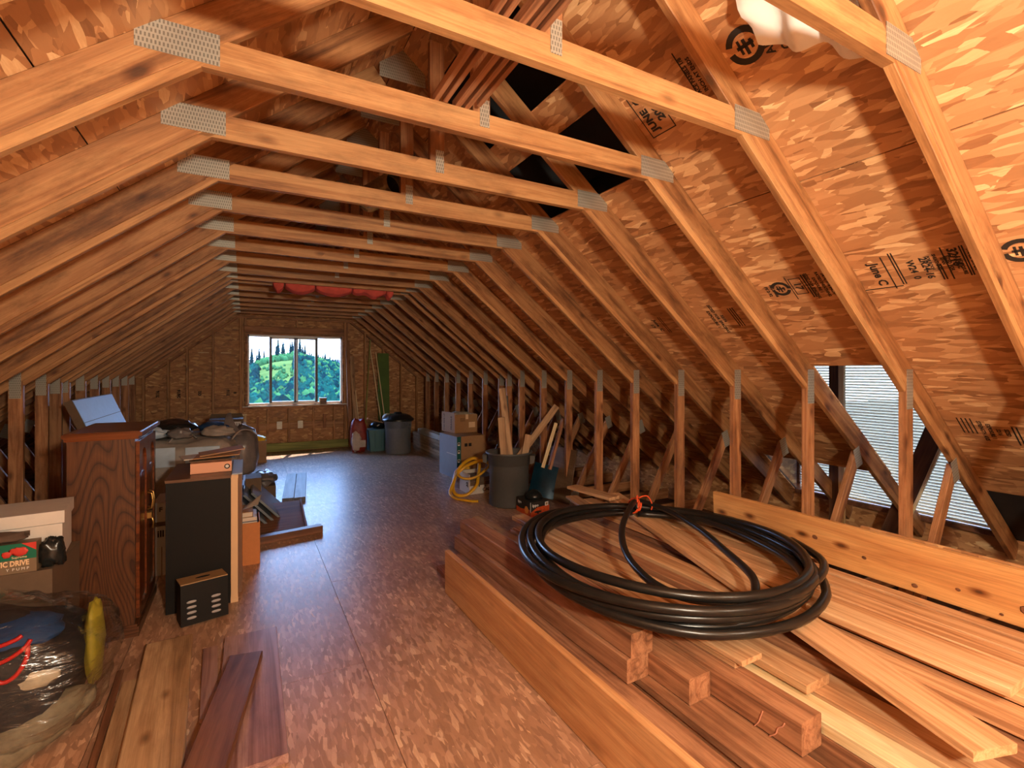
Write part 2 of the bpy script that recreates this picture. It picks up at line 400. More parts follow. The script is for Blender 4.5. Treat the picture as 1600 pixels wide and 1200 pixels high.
def blob(c, r, seed=0, amp=.12, freq=2.0, e=1.0, nu=22, nv=14, zmin=None, mi=0, mb=None, fine=0, T=None):
    mb = mb or MB(); vs = []; fs = []
    sg = lambda q, p: math.copysign(abs(q)**p, q)
    for i in range(nv+1):
        th = PI*i/nv
        for j in range(nu):
            ph = 2*PI*j/nu
            d = Vector((sg(math.sin(th), e)*sg(math.cos(ph), e), sg(math.sin(th), e)*sg(math.sin(ph), e), sg(math.cos(th), e)))
            k = 1+amp*noise.noise(d*freq+Vector((seed*7.3, seed*3.1, seed)))
            if fine: k += fine*noise.noise(d*freq*4+Vector((seed, 5, 9)))
            p = Vector((c[0]+d.x*r[0]*k, c[1]+d.y*r[1]*k, c[2]+d.z*r[2]*k))
            if zmin is not None: p.z = max(p.z, zmin)
            vs.append(p)
    for i in range(nv):
        for j in range(nu): fs.append((i*nu+j, (i+1)*nu+j, (i+1)*nu+(j+1) % nu, i*nu+(j+1) % nu))
    return mb.add(vs, fs, mi, True, T)
def text(name, body, size, mat, T, parent, align='CENTER', bold=0, sx=1.0):
    cu = bpy.data.curves.new(name, 'FONT'); cu.body = body; cu.size = size; cu.align_x = align; cu.align_y = 'CENTER'
    cu.offset = bold; cu.resolution_u = 2; cu.extrude = .0004; cu.materials.append(mat)
    o = bpy.data.objects.new(name, cu)
    return link(o, T @ Matrix.Diagonal((sx, 1, 1, 1)), parent)
def catmull(P, n=10):
    P = [Vector(p) for p in P]; o = []
    for i in range(len(P)-1):
        a = P[max(i-1, 0)]; b = P[i]; c = P[i+1]; d = P[min(i+2, len(P)-1)]
        for k in range(n):
            t = k/n; o.append(.5*((2*b)+(c-a)*t+(2*a-5*b+4*c-d)*t*t+(3*b-a-3*c+d)*t**3))
    o.append(P[-1]); return o

# ------------------------------------------------------------------ shell of the attic
XC, XR, XL, YW, Y0, SP = 0.955, 3.607, -1.697, 11.2, 1.513, .61
zbot = lambda x: 1.544+.8*(2.652-abs(x-XC))
ZRIDGE = 3.666
floor = struct('floor')
xs = [-1.72, -.62, .6, 1.82, 3.04, 3.74]
for i in range(5):
    y = -2.0-(.0 if i % 2 else 1.22)
    while y < 11.3:
        a, b = max(y, -2.0), min(y+2.44, 11.3)
        if b-a > .05:
            cx, cy = (xs[i]+xs[i+1])/2, (a+b)/2; hx, hy = (xs[i+1]-xs[i])/2-.0015, (b-a)/2-.0015
            MB().box(-hy, hy, -hx, hx, -.018, 0).build('panel', M['osb_floor'], floor, TR(cx, cy, 0) @ RZ(PI/2))
        y += 2.44
MB().box(-1.75, 3.76, -2.0, 11.3, -.20, -.019).build('subfloor', M['dark_wood'], floor)
ef = struct('floor.001')
MB().box(3.74, 5.46, -2.0, 11.35, -.24, -.19).build('panel', M['dark_wood'], ef)
MB().box(-3.56, -1.72, -2.0, 11.35, -.24, -.19).build('panel', M['dark_wood'], ef)

S_R = frame((XC, 0, ZRIDGE+.228), (0, -1, 0), (-.6247, 0, -.7809))     # X=-y, Y=upslope, Z=inward
S_L = frame((XC, 0, ZRIDGE+.228), (0, 1, 0), (.6247, 0, -.7809))       # X=+y, Y=upslope, Z=inward
ceil_r = struct('ceiling'); ceil_l = struct('ceiling.001')
def sheath(par, S, sgn, u0, u1, ya, yb):
    g = .003
    ca, cb = sgn*(ya+yb)/2, -(u0+u1)/2; hx, hy = (yb-ya)/2-g, (u1-u0)/2-g
    return MB().box(-hx, hx, -hy, hy, -.012, 0).build('panel', M['osb_roof'], par, S @ TR(ca, cb, 0))
YE = 12.1
UE = 5.74
def row(par, S, sgn, u0, u1, ys):
    return [sheath(par, S, sgn, u0, u1, ys[i], ys[i+1]) for i in range(len(ys)-1)]
R2 = row(ceil_r, S_R, -1, 1.985, 3.487, [-2, .44, 2.88, 5.32, 7.76, 10.2, YE])
R3 = row(ceil_r, S_R, -1, .469, 1.985, [-2, 2.14])
row(ceil_r, S_R, -1, .469, 1.985, [3.36, 5.8, 8.24, 10.68, YE])
sheath(ceil_r, S_R, -1, 1.564, 1.985, 2.14, 3.36); sheath(ceil_r, S_R, -1, .854, 1.075, 2.14, 3.36)
row(ceil_r, S_R, -1, 0, .469, [-2, 2.14]); row(ceil_r, S_R, -1, 0, .469, [3.36, 5.8, 8.24, 10.68, YE])
sheath(ceil_r, S_R, -1, 0, .3, 2.14, 3.36)
R1 = row(ceil_r, S_R, -1, 3.487, 4.966, [-2, 1.53])
R1b = row(ceil_r, S_R, -1, 3.487, 4.966, [2.10, 3.26]); row(ceil_r, S_R, -1, 3.487, UE, [3.26, 5.4, 7.8, 10.2, YE])
for k, (u0, u1) in enumerate([(0, .469), (.469, 1.985), (1.985, 3.487), (3.487, UE)]):
    off = 1.22*(k % 2)
    row(ceil_l, S_L, 1, u0, u1, [-2, 1.66-off, 4.1-off, 6.54-off, 8.98-off, 11.42-off]+([YE] if off else [YE]))
# dark felt roof covering over the boards, with the over-framed hollow beyond the two openings
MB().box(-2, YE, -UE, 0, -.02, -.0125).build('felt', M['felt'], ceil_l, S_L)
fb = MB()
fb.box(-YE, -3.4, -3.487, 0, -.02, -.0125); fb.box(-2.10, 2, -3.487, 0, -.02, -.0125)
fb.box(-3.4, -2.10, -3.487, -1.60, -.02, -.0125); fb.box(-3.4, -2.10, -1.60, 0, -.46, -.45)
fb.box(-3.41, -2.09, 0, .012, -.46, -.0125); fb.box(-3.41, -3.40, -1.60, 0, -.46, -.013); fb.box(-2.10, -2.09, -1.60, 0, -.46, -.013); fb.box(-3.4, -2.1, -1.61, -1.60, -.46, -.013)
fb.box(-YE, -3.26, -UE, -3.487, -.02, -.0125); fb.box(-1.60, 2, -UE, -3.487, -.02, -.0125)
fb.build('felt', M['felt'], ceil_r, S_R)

MB().prism([(XC-.12, ZRIDGE+.165), (XC, ZRIDGE+.262), (XC+.12, ZRIDGE+.165), (XC+.12, ZRIDGE+.19), (XC, ZRIDGE+.29), (XC-.12, ZRIDGE+.19)], -YE, 2).build('ridge_cap', M['felt'], ceil_l, XZ)
# small dormer with a slatted louvre behind the missing roof board
dw = struct('wall_dormer')
cheek = [(3.60, 1.99), (5.46, 1.99), (5.46, .33), (3.60, 1.82)]
MB().prism(cheek, -1.58, -1.55).build('panel', M['osb_wall'], dw, XZ)
MB().prism(cheek, -3.29, -3.26).build('panel', M['osb_wall'], dw, XZ)
MB().box(3.55, 5.46, 1.55, 3.29, 1.99, 2.02).build('panel', M['osb_wall'], dw)
YZ = Matrix(((0,0,1,0),(1,0,0,0),(0,1,0,0),(0,0,0,1)))     # a->y b->z c->x
wr = struct('wall_right')
for a_ in (-2.0, .44, 2.88, 5.32, 7.76, 10.2):
    MB().box(-1.2185, 1.2185 if a_ < 10 else -.1, -.29, .29, 0, .03).build('panel', M['osb_wall'], wr, TR(5.45, a_+1.22, .07) @ YZ)
wl = struct('wall_left')
for a_ in (-2.0, .44, 2.88, 5.32, 7.76, 10.2):
    MB().box(-1.2185, 1.2185 if a_ < 10 else -.1, -.29, .29, 0, .03).build('panel', M['osb_wall'], wl, TR(-3.57, a_+1.22, .07) @ YZ)
wf = struct('wall_front')
MB().prism([(-3.6, -.2), (5.5, -.2), (5.5, .25), (XC, 3.9), (-3.6, .25)], 2.0, 2.03).build('panel', M['osb_wall'], wf, XZ)
lv = thing('louvre_panel', (5.4, 2.4, .36), 'white slatted louvre glowing with daylight in the gap low in the right roof slope', 'louvre')
sl = MB().box(-.015, .015, 1.60, 3.22, -.0008, .0008).mesh('slat', M['slat'])
for i in range(57):
    mobj('slat', sl, TR(5.4, 0, .39+i*.028) @ RY(math.radians(58)), lv)
MB().box(5.38, 5.43, 1.57, 1.60, .36, 1.98).box(5.38, 5.43, 3.22, 3.25, .36, 1.98).box(5.35, 5.44, 1.57, 3.25, .33, .375).build('frame', M['brownbd'], lv)
st = thing('dormer_stud', (5.1, 2.66, -.19), 'dark upright stud with pale edge board standing before the slatted louvre', 'stud')
beam('stud', (5.12, 2.70, -.19), (5.12, 2.70, 1.98), .09, .09, M['dark_wood'], st, (0, 1, 0)); beam('edge_board', (5.08, 2.625, -.19), (5.08, 2.625, 1.98), .035, .05, M['pale'], st, (0, 1, 0))
db = thing('diagonal_brace', (5.1, 2.35, -.19), 'dark diagonal brace with a pale lower edge crossing the slatted louvre', 'brace')
beam('board', (5.1, 2.365, -.18), (5.1, 1.84, 1.36), .035, .14, M['dark_wood'], db, (0, .34, .1)); beam('pale_edge', (5.085, 2.275, -.18), (5.085, 1.77, 1.30), .03, .02, M['pale'], db, (0, .34, .1))

# ------------------------------------------------------------------ gable wall with window
wb = struct('wall_back')
OX, OZ = (.0, 1.91), (.955, 2.45)     # rough opening
ztop = lambda x: ZRIDGE+.218-.8*abs(x-XC)
WB = [[(-3.55, -.2), (-1.30, -.2), (-1.30, ztop(-1.30)), (-3.55, ztop(-3.55))],
      [(-1.30, -.2), (OX[0], -.2), (OX[0], ztop(OX[0])), (-1.30, ztop(-1.30))],
      [(OX[0], -.2), (OX[1], -.2), (OX[1], OZ[0]), (OX[0], OZ[0])],
      [(OX[0], OZ[1]), (OX[1], OZ[1]), (OX[1], ztop(OX[1])), (XC, ztop(XC)), (OX[0], ztop(OX[0]))],
      [(OX[1], -.2), (3.1, -.2), (3.1, ztop(3.1)), (OX[1], ztop(OX[1]))],
      [(3.1, -.2), (5.44, -.2), (5.44, ztop(5.44)), (3.1, ztop(3.1))]]
for p in WB: MB().prism(p, -(YW+.105), -(YW+.092)).build('panel', M['osb_wall'], wb, XZ)
def wstud(x, z0, z1, wx=.038, mat='strip', y=YW, d=.09):
    return beam('stud', (x, y+d/2, z0), (x, y+d/2, z1), wx, d, M[mat], wb, (0, 1, 0))
for x in (-1.66, -1.28, -.98, -.555, -.045, -.085, 1.93, 1.97, 2.36, 2.77, 3.18, 3.56):
    wstud(x, .04, min(2.745, zbot(x)-.005))
for x in (.40, .80, 1.28, 1.70): wstud(x, .04, .90)
for x in (.0, .955): wstud(x, 2.60, 2.745)
beam('plate', (-1.7, YW+.045, .02), (3.6, YW+.045, .02), .09, .04, M['fir'], wb)
beam('plate', (-.15, YW+.045, 2.765), (2.06, YW+.045, 2.765), .09, .04, M['fir'], wb)
beam('header', (-.02, YW+.05, 2.53), (1.93, YW+.05, 2.53), .08, .13, M['fir'], wb)
beam('window_sill_plate', (-.06, YW+.04, .925), (1.97, YW+.04, .925), .10, .04, M['fir'], wb)
beam('ledger', (.02, YW+.02, .53), (1.90, YW+.02, .53), .03, .15, M['strip'], wb)
beam('plate', (-.55, YW+.05, .94), (-.07, YW+.05, .94), .07, .04, M['fir'], wb)
for x, z0, z1 in ((.22, .42, .74), (1.5, .45, .75)): wstud(x, z0, z1, .06, 'fir', YW-.012, .03)
for sx_ in (-1, 1):
    a = (XC+sx_*1.06, YW+.05, zbot(XC+1.06)-.03); b = (XC+sx_*2.64, YW+.05, zbot(XC+2.64)-.03)
    beam('rake_plate', a, b, .09, .04, M['fir'], wb)
for x in (.62, 1.02): MB().box(-.05, .05, -.08, .08, 0, .001).build('plate', M['gal'], wb, TR(x+(.0), YW-.001, .55) @ RX(PI/2) @ RZ(.0))
# stamps on gable wall boards (rows of mill marks)
for x, s_ in ((-1.45, '7/16'), (-1.12, '24/16'), (-.78, 'O2'), (-.30, '7/16'), (-.18, '8')):
    text('stamp', s_, .07, M['ink'], TR(x, YW+.0905, 1.24) @ RX(PI/2) @ RZ(PI/2), wb, 'CENTER', .004)
for x in (-.72, -.34, 2.2): MB().box(-.09, .09, 0, .002, -.008, .008).build('gap_light_strip', M['pale'], wb, TR(x, YW+.089, 2.04))  # solid pale strips, light through wall gaps painted as colour
gp = tag(beam('treated_board', (-.5, YW-.03, .10), (2.0, YW-.03, .10), .045, .17, M['green_wood']), 'yellow-green treated board on edge along the foot of the window wall', 'board')

win = struct('window_1')
fr = MB()
x0, x1, z0, z1, yf = .03, 1.88, .97, 2.43, YW+.06
fr.box(x0-.03, x1+.03, yf-.06, yf+.05, z0-.025, z0+.01).box(x0-.03, x1+.03, yf-.06, yf+.05, z1-.01, z1+.02).box(x0-.03, x0+.012, yf-.06, yf+.05, z0, z1).box(x1-.012, x1+.03, yf-.06, yf+.05, z0, z1)
fr.build('casing', M['fir'], win)
fv = MB()
fv.box(x0+.012, x1-.012, yf, yf+.06, z0+.01, z0+.045).box(x0+.012, x1-.012, yf, yf+.06, z1-.05, z1-.01).box(x0+.012, x0+.04, yf, yf+.06, z0, z1).box(x1-.04, x1-.012, yf, yf+.06, z0, z1)
fv.build('frame', M['vinyl'], win)
for a, mt, wd in ((.46, 'dark_frame', .052), (1.345, 'dark_frame', .052), (.922, 'dark_frame', .034), (.960, 'vinyl', .036)):
    MB().box(a-wd/2, a+wd/2, yf+.005, yf+.05, z0+.045, z1-.05).build('mullion', M[mt], win)
MB().box(.48, 1.33, yf+.005, yf+.05, z0+.045, z0+.075).box(.48, 1.33, yf+.005, yf+.05, z1-.085, z1-.05).build('sash_rail', M['vinyl'], win)
for a, b in ((.07, .44), (.48, .91), (.977, 1.325), (1.366, 1.84)):
    MB().box(a, b, yf+.025, yf+.029, z0+.045, z1-.05).build('pane', M['glass'], win)
MB().box(-.05, 1.96, YW-.04, YW+.1, .945, .965).build('sill', M['white_wood'], win)

# eave overhang outside the window wall
# ------------------------------------------------------------------ roof trusses
GP = {}
def plate(par, x, z, w_, h_, Y, rot=0):
    key = (w_, h_)
    if key not in GP: GP[key] = MB().box(-w_/2, w_/2, -h_/2, h_/2, -.001, .001).mesh('gusset_plate', M['gal'])
    mobj('gusset_plate', GP[key], TR(x, Y-.0205, z) @ XZ @ RZ(rot), par)
nR = Vector((.6247, 0, .7809))
SL = math.atan(.8)
tie_me = MB().prism([(-.203, 2.79), (2.113, 2.79), (1.969, 2.905), (-.059, 2.905)], -.019, .019).mesh('collar_tie', M['strip'])
def post_me(xi, xo):
    return MB().prism([(.0, xi), (.0, xo), (zbot(xo)+.047, xo), (zbot(xi)+.047, xi)], -.019, .019).mesh('knee_post', M['fir'])
pR, pL = post_me(XR, XR+.095), post_me(XL, XL-.095)
def truss(Y, label, jit):
    t = thing('roof_truss', (XC, Y, 0), label, 'roof truss', 'attic roof trusses')
    V = Vector((0, Y, 0))
    for sg in (1, -1):
        pt = lambda x, o: Vector((XC+sg*(x-XC), Y, zbot(x)))+Vector((nR.x*sg, 0, nR.z))*o
        beam('rafter', pt(XC+.09, .108), pt(5.36, .108), .038, .14, M['pine'], t, (nR.x*sg, 0, nR.z))
        beam('furring_strip', pt(XC+1.075, .019), pt(XR-.008, .019), .038, .038, M['strip'], t, (nR.x*sg, 0, nR.z))
        xk = XR if sg > 0 else XL
        mobj('knee_post', pR if sg > 0 else pL, TR(0, Y, 0) @ ZX, t)
        b0 = Vector((XC+sg*(3.735-XC), Y, .02)); b1 = Vector((XC+sg*(4.31-XC), Y, zbot(4.31)+.035))
        beam('web_brace', b0, b1, .038, .089, M['fir'], t, (1, 0, 0))
        beam('bottom_chord', (XC+sg*(3.76-XC), Y, -.10), (XC+sg*(5.40-XC), Y, -.10), .038, .14, M['fir'], t)
        plate(t, XC+sg*1.165, 2.862, .255, .115, Y)
        plate(t, XC+sg*(3.658-XC), 1.565, .078, .25, Y)
        plate(t, XC+sg*(4.30-XC), .99, .09, .16, Y, sg*.35)
        plate(t, XC+sg*(3.72-XC), .06, .17, .12, Y)
    mobj('collar_tie', tie_me, TR(0, Y, 0) @ XZ, t)
    beam('king_post', (.985, Y, 2.905), (.985, Y, 3.60), .09, .038, M['fir'], t, (0, 1, 0))
    plate(t, 1.0, 2.905, .05, .13, Y); plate(t, XC, 3.80, .32, .25, Y)
ORD = ['first', 'second', 'third', 'fourth', 'fifth', 'sixth', 'seventh', 'eighth', 'ninth', 'tenth', 'eleventh', 'twelfth', 'thirteenth', 'fourteenth', 'fifteenth', 'sixteenth', 'seventeenth', 'eighteenth']
ks = [-1, 0, 1, 2, 3, 4, 5, 6, 7, 8, 8.66, 9.1, 10.1, 11.12, 12.12, 13.12, 14.13, 15.1]
SPECIAL = {0: 'timber roof truss nearest the camera, its right rafter beside the hanging plastic sheet',
           1: 'second timber roof truss from the camera, knee post before the slatted louvre',
           2: 'third timber roof truss from the camera, thin slats laid on its tie',
           3: 'fourth timber roof truss from the camera, next beyond the tie carrying the thin slats',
           10: 'eleventh timber roof truss from the camera, set close before its neighbour',
           17: 'farthest timber roof truss, next to the window wall',
           16: 'second timber roof truss from the window wall'}
for i, k in enumerate(ks):
    truss(Y0+SP*k, SPECIAL.get(i, '%s timber roof truss counted from the camera, plated collar tie and knee posts' % ORD[i]), i)

# ------------------------------------------------------------------ stamps on the roof boards
def SRt(y, u, rot=PI/2, z=.0008): return S_R @ TR(-y, -u, z) @ RZ(rot)
def lines(par, y, u, rows, size, S=SRt):
    for i, r in enumerate(rows):
        text('stamp', r, size, M['ink'], S(y-i*size*1.25, u), par, 'CENTER', size*.03)
def bars(par, y, u, n, length, gap, th=.006):
    for i in range(n):
        MB().box(-length/2, length/2, -th/2, th/2, 0, .0006).build('stamp', M['ink'], par, SRt(y-i*gap, u))
def outline(par, y, u, w_, h_, th=.006):
    MB().box(-w_/2, w_/2, h_/2-th, h_/2, 0, .0006).box(-w_/2, w_/2, -h_/2, -h_/2+th, 0, .0006).box(-w_/2, -w_/2+th, -h_/2, h_/2, 0, .0006).box(w_/2-th, w_/2, -h_/2, h_/2, 0, .0006).build('stamp', M['ink'], par, SRt(y, u))
def logo(par, y, u, r):
    m = MB()
    N = 26
    for i in range(N):
        a0, a1 = 2*PI*i/N, 2*PI*(i+1)/N
        if i in (5, 6, 18): continue
        m.prism([(r*math.cos(a0), r*math.sin(a0)), (r*math.cos(a1), r*math.sin(a1)), (.66*r*math.cos(a1), .66*r*math.sin(a1)), (.66*r*math.cos(a0), .66*r*math.sin(a0))], 0, .0006)
    m.box(-.5*r, .35*r, -.1*r, .08*r, 0, .0006).box(-.38*r, .4*r, .2*r, .34*r, 0, .0006).box(-.3*r, .2*r, -.4*r, -.25*r, 0, .0006).box(-.09*r, .1*r, -.45*r, .45*r, 0, .0006)
    m.build('stamp', M['ink'], par, SRt(y, u))
pn = R2[1]
D_ = -PI/2
def dlines(par, y, u, rows, size, step=1.3):
    for i, q in enumerate(rows): text('stamp', q, size, M['ink'], SRt(y-i*size*step, u, D_), par, 'CENTER', size*.035)
dlines(pn, 2.04, 2.70, ['PS 2-92', 'MILL 486'], .030)
logo(pn, 1.95, 2.69, .062); bars(pn, 1.885, 2.70, 1, .20, .018, .005)
outline(pn, 1.835, 2.69, .14, .075, .005); text('stamp', '17', .062, M['ink'], SRt(1.835, 2.69, D_), pn, 'CENTER', .002)
bars(pn, 1.782, 2.70, 2, .20, .014, .008)
dlines(pn, 1.755, 2.705, ['SIZED FOR SPACING', 'EXPOSURE 1', 'RATED SHEATHING', '24/16  7/16 INCH'], .024); bars(pn, 1.632, 2.71, 4, .18, .013, .005)
text('stamp', 'June', .062, M['ink'], SRt(1.395, 2.665, D_), pn, 'CENTER', .002); text('stamp', 'C', .062, M['ink'], SRt(1.395, 2.757, D_), pn, 'CENTER', .002)
MB().box(-.12, .12, -.003, .003, 0, .0006).build('stamp', M['ink'], pn, SRt(1.345, 2.695)); MB().box(-.11, .11, -.003, .003, 0, .0006).build('stamp', M['ink'], pn, SRt(1.42, 2.80, 0))
bars(pn, 1.305, 2.675, 2, .23, .013, .006)
dlines(pn, 1.235, 2.70, ['W24  0', '2R24-16'], .044); dlines(pn, 1.155, 2.67, ['FOR ROOF', 'SHEATHING', 'SPAN'], .02); bars(pn, 1.13, 2.74, 2, .11, .012, .006)
bars(pn, 1.092, 2.69, 1, .22, .01, .006); dlines(pn, 1.082, 2.69, ['SIZED FOR', 'SPACING'], .022)
text('stamp', '32/16', .052, M['ink'], SRt(1.055, 2.655, D_), pn, 'CENTER', .002); dlines(pn, 1.04, 2.73, ['EXPOSURE'], .02)
bars(pn, 1.022, 2.69, 2, .2, .010, .006); dlines(pn, .995, 2.69, ['PANEL GRADE', 'THICKNESS 15/32', 'EXPOSURE 1'], .022, .9)
logo(pn, .825, 2.68, .07)
dlines(pn, 2.60, 2.90, ['EXPOSURE 1', 'SIZED FOR SPACING', '32/16'], .035); bars(pn, 2.42, 2.90, 3, .2, .02, .008)
dlines(R2[2], 3.25, 2.9, ['17', 'June  C'], .05); bars(R2[2], 3.12, 2.9, 2, .2, .02, .007)
pu = R3[0]
logo(pu, 1.395, 1.25, .085); lines(pu, 1.315, 1.30, ['APB', 'OE C'], .05); bars(pu, 1.225, 1.28, 2, .2, .014, .006)
bars(pu, 1.70, 1.22, 1, .26, .01, .006); lines(pu, 1.685, 1.24, ['SPACE PANELS 1/8', 'INCH AT ENDS'], .028); bars(pu, 1.62, 1.24, 1, .26, .01, .006)
lines(pu, 1.605, 1.25, ['INCH AT EDGES', 'UNLESS MARKED'], .026); bars(pu, 1.552, 1.25, 1, .26, .01, .006)
outline(pu, 1.985, 1.27, .28, .17, .006); text('stamp', 'JUNE  C', .062, M['ink'], SRt(2.02, 1.27), pu, 'CENTER', .003); text('stamp', '2002', .062, M['ink'], SRt(1.945, 1.28), pu, 'CENTER', .003)
lo = R1[0]
bars(lo, 1.42, 4.12, 4, .17, .022, .007)
dlines(lo, 1.32, 4.17, ['STRENGTH AXIS', 'EXPOSURE 1', '32/16', 'SIZED'], .03); bars(lo, 1.17, 4.2, 2, .2, .02, .008); dlines(lo, 1.10, 4.25, ['RATED', 'SHEATHING'], .03); bars(lo, 1.0, 4.25, 3, .2, .02, .008)

# ------------------------------------------------------------------ hanging plastic sheet by the right rafters
def sheet():
    m = MB(); nx, ny = 26, 12; vs = []
    for j in range(ny+1):
        for i in range(nx+1):
            a, b = i/nx, j/ny
            y = 1.31-.35*a
            le = [1.26, 1.31, 1.35, 1.38, 1.41, 1.47, 1.53, 1.47]; q = a*6.999; k = int(q); le = le[k]+(le[min(k+1, 7)]-le[k])*(q-k)
            u = .86+b*(le-.86)
            sag = .03+.05*b*math.sin(a*9+1)**2+.05*noise.noise(Vector((a*5, b*4, 1)))
            vs.append(S_R @ Vector((-y, -u, max(.01, sag))))
    fs = [(j*(nx+1)+i, j*(nx+1)+i+1, (j+1)*(nx+1)+i+1, (j+1)*(nx+1)+i) for j in range(ny) for i in range(nx)]
    m.add(vs, fs, 0, True); return m
tag(sheet().build('plastic_sheet', M['sheet']), 'crumpled translucent plastic sheet hanging under the roof boards beside the nearest right rafter', 'plastic sheet')

# ------------------------------------------------------------------ things above the ties
for i, (x, ya, yb, z, tw, lab) in enumerate([
    (.745, .95, 2.13, 2.925, .022, 'thin wooden slat lying on the ties, at the left edge of the slat bundle'),
    (.785, 1.05, 2.10, 2.925, .022, 'thin wooden slat on the ties, second from the left edge of the bundle'),
    (.850, .90, 2.14, 2.925, .030, 'wider wooden slat on the ties, in the middle of the slat bundle'),
    (.895, 1.0, 2.135, 2.925, .024, 'thin wooden slat on the ties, second from the right edge of the bundle'),
    (.935, .95, 2.06, 2.925, .022, 'thin wooden slat on the ties, at the right edge of the bundle')]):
    tag(beam('wooden_lath', (x, ya, z), (x+.015, yb, z), tw, .04, M['timber'], None, (0, 0, 1), .002), lab, 'slat', 'thin slats laid over the ties')
for i, (xa, xb) in enumerate([(.31, .43), (.45, .80), (.82, 1.27), (1.29, 1.72), (1.74, 1.83)]):
    m = MB(); vs = []; nx, ny = 12, 8
    for j in range(ny+1):
        for k in range(nx+1):
            a, b = k/nx, j/ny
            z = 2.735-.06*math.sin(PI*a)*(1 if i != 3 else .6+.5*math.cos(a*9))+.015*noise.noise(Vector((xa+a*3, b*3, 0)))
            vs.append((xa+(xb-xa)*a, 6.835+.19*b, z+.06*abs(b-.5)))
    n = len(vs); vs += [(x, y, 2.965) for x, y, z in vs]
    W_ = nx+1
    fs = [(j*W_+k, (j+1)*W_+k, (j+1)*W_+k+1, j*W_+k+1) for j in range(ny) for k in range(nx)]
    fs += [tuple(n+q for q in f[::-1]) for f in fs[:nx*ny]]
    for k in range(nx): fs += [(k, k+1, n+k+1, n+k), (ny*W_+k+1, ny*W_+k, n+ny*W_+k, n+ny*W_+k+1)]
    for j in range(ny): fs += [((j+1)*W_, j*W_, n+j*W_, n+(j+1)*W_), (j*W_+nx, (j+1)*W_+nx, n+(j+1)*W_+nx, n+j*W_+nx)]
    m.add(vs, fs, 0, True)
    tag(m.build('insulation_batt', M['pink']), ['narrow leftmost strip of pink insulation drooping between ties', 'second pink insulation batt from the left drooping between ties', 'widest pink insulation batt drooping between ties at the middle',
        'fourth pink insulation batt from the left, wavy lower edge between ties', 'narrow rightmost strip of pink insulation between ties'][i], 'insulation', 'pink batts between the ties')
d = thing('foil_duct', (.95, 3.62, 2.99), 'crinkled foil duct end lying on the ties beside a king post', 'duct')
pr_ = [(.085+.012*(i % 2), -.02+.03*i) for i in range(16)]
MB().lathe(pr_, 20).build('duct_wall', M['foil'], d, TR(.93, 3.40, 2.995) @ RX(-PI/2) @ RY(-.25))
MB().lathe([(.0, .10), (.083, .10)], 20).build('opening', M['black_plastic'], d, TR(.93, 3.40, 2.995) @ RX(-PI/2) @ RY(-.25))

# ------------------------------------------------------------------ left side: cabinet and what is on it
cb = thing('oak_cabinet', (-.77, 4.2, 0), 'tall oak cabinet with arched double doors and keys in the lock', 'cabinet')
cx0, cx1, cy0, cy1, ch = -.945, -.615, 3.864, 4.55, 1.30
MB().prism([(0.06, cx0), (0.06, cx1), (ch-.05, cx1), (ch-.05, cx0)], cy0, cy0+.02).build('side_panel', M['oak'], cb, ZX)
MB().prism([(0.06, cx0), (0.06, cx1), (ch-.05, cx1), (ch-.05, cx0)], cy1-.02, cy1).build('side_panel', M['oak'], cb, ZX)
MB().box(cx0, cx0+.015, cy0+.02, cy1-.02, .06, ch-.05).build('back_panel', M['oak_dark'], cb)
MB().box(cx0-.01, cx1+.022, cy0-.012, cy1+.012, 0, .06).box(cx0-.004, cx1+.012, cy0-.006, cy1+.006, .06, .075).build('plinth', M['oak'], cb)
MB().box(cx0-.01, cx1+.02, cy0-.01, cy1+.01, ch-.05, ch-.03).box(cx0-.02, cx1+.04, cy0-.02, cy1+.02, ch-.03, ch-.006).box(cx0-.012, cx1+.03, cy0-.012, cy1+.012, ch-.006, ch).build('cornice', M['oak_dark'], cb)
ff = MB(); ff.box(cx1-.02, cx1, cy0+.02, cy0+.05, .06, ch-.05).box(cx1-.02, cx1, cy1-.05, cy1-.02, .06, ch-.05).box(cx1-.02, cx1, cy0+.05, cy1-.05, .06, .11).box(cx1-.02, cx1, cy0+.05, cy1-.05, ch-.09, ch-.05)
ff.build('face_frame', M['oak'], cb)
for i, (ya, yb) in enumerate(((cy0+.03, 4.203), (4.209, cy1-.03))):
    D = MB(); zA, zB, dw_ = .10, ch-.07, .055
    D.box(cx1+.001, cx1+.02, ya, ya+dw_, zA, zB).box(cx1+.001, cx1+.02, yb-dw_, yb, zA, zB).box(cx1+.001, cx1+.02, ya+dw_, yb-dw_, zA, zA+dw_).box(cx1+.001, cx1+.008, ya+dw_, yb-dw_, zA+dw_, zB)
    ym = (ya+yb)/2; R_ = (yb-ya)/2-dw_; arc = [(ya+dw_, zB), (ya+dw_, zB-.18)]
    arc += [(ym-R_*math.cos(PI*q/12), zB-.18+.12*math.sin(PI*q/12)**.8) for q in range(13)]+[(yb-dw_, zB)]
    T_ = Matrix(((0, 0, 1, 0), (1, 0, 0, 0), (0, 1, 0, 0), (0, 0, 0, 1)))
    for q in range(1, len(arc)-2):
        a, b = arc[q], arc[q+1]
        if abs(a[0]-b[0]) > 1e-5: D.prism([(a[0], a[1]), (b[0], b[1]), (b[0], zB), (a[0], zB)], cx1+.001, cx1+.02, 0, T_)
    D.box(cx1+.008, cx1+.014, ya+dw_+.03, yb-dw_-.03, zA+dw_+.03, zB-.22)
    dr = D.build('door', M['oak_dark'], cb)
    hy = yb-.028 if i == 0 else ya+.028
    MB().tube([(cx1+.02, hy, .72), (cx1+.045, hy, .73), (cx1+.05, hy, .78), (cx1+.045, hy, .83), (cx1+.02, hy, .84)], .006).build('handle', M['brass'], dr)
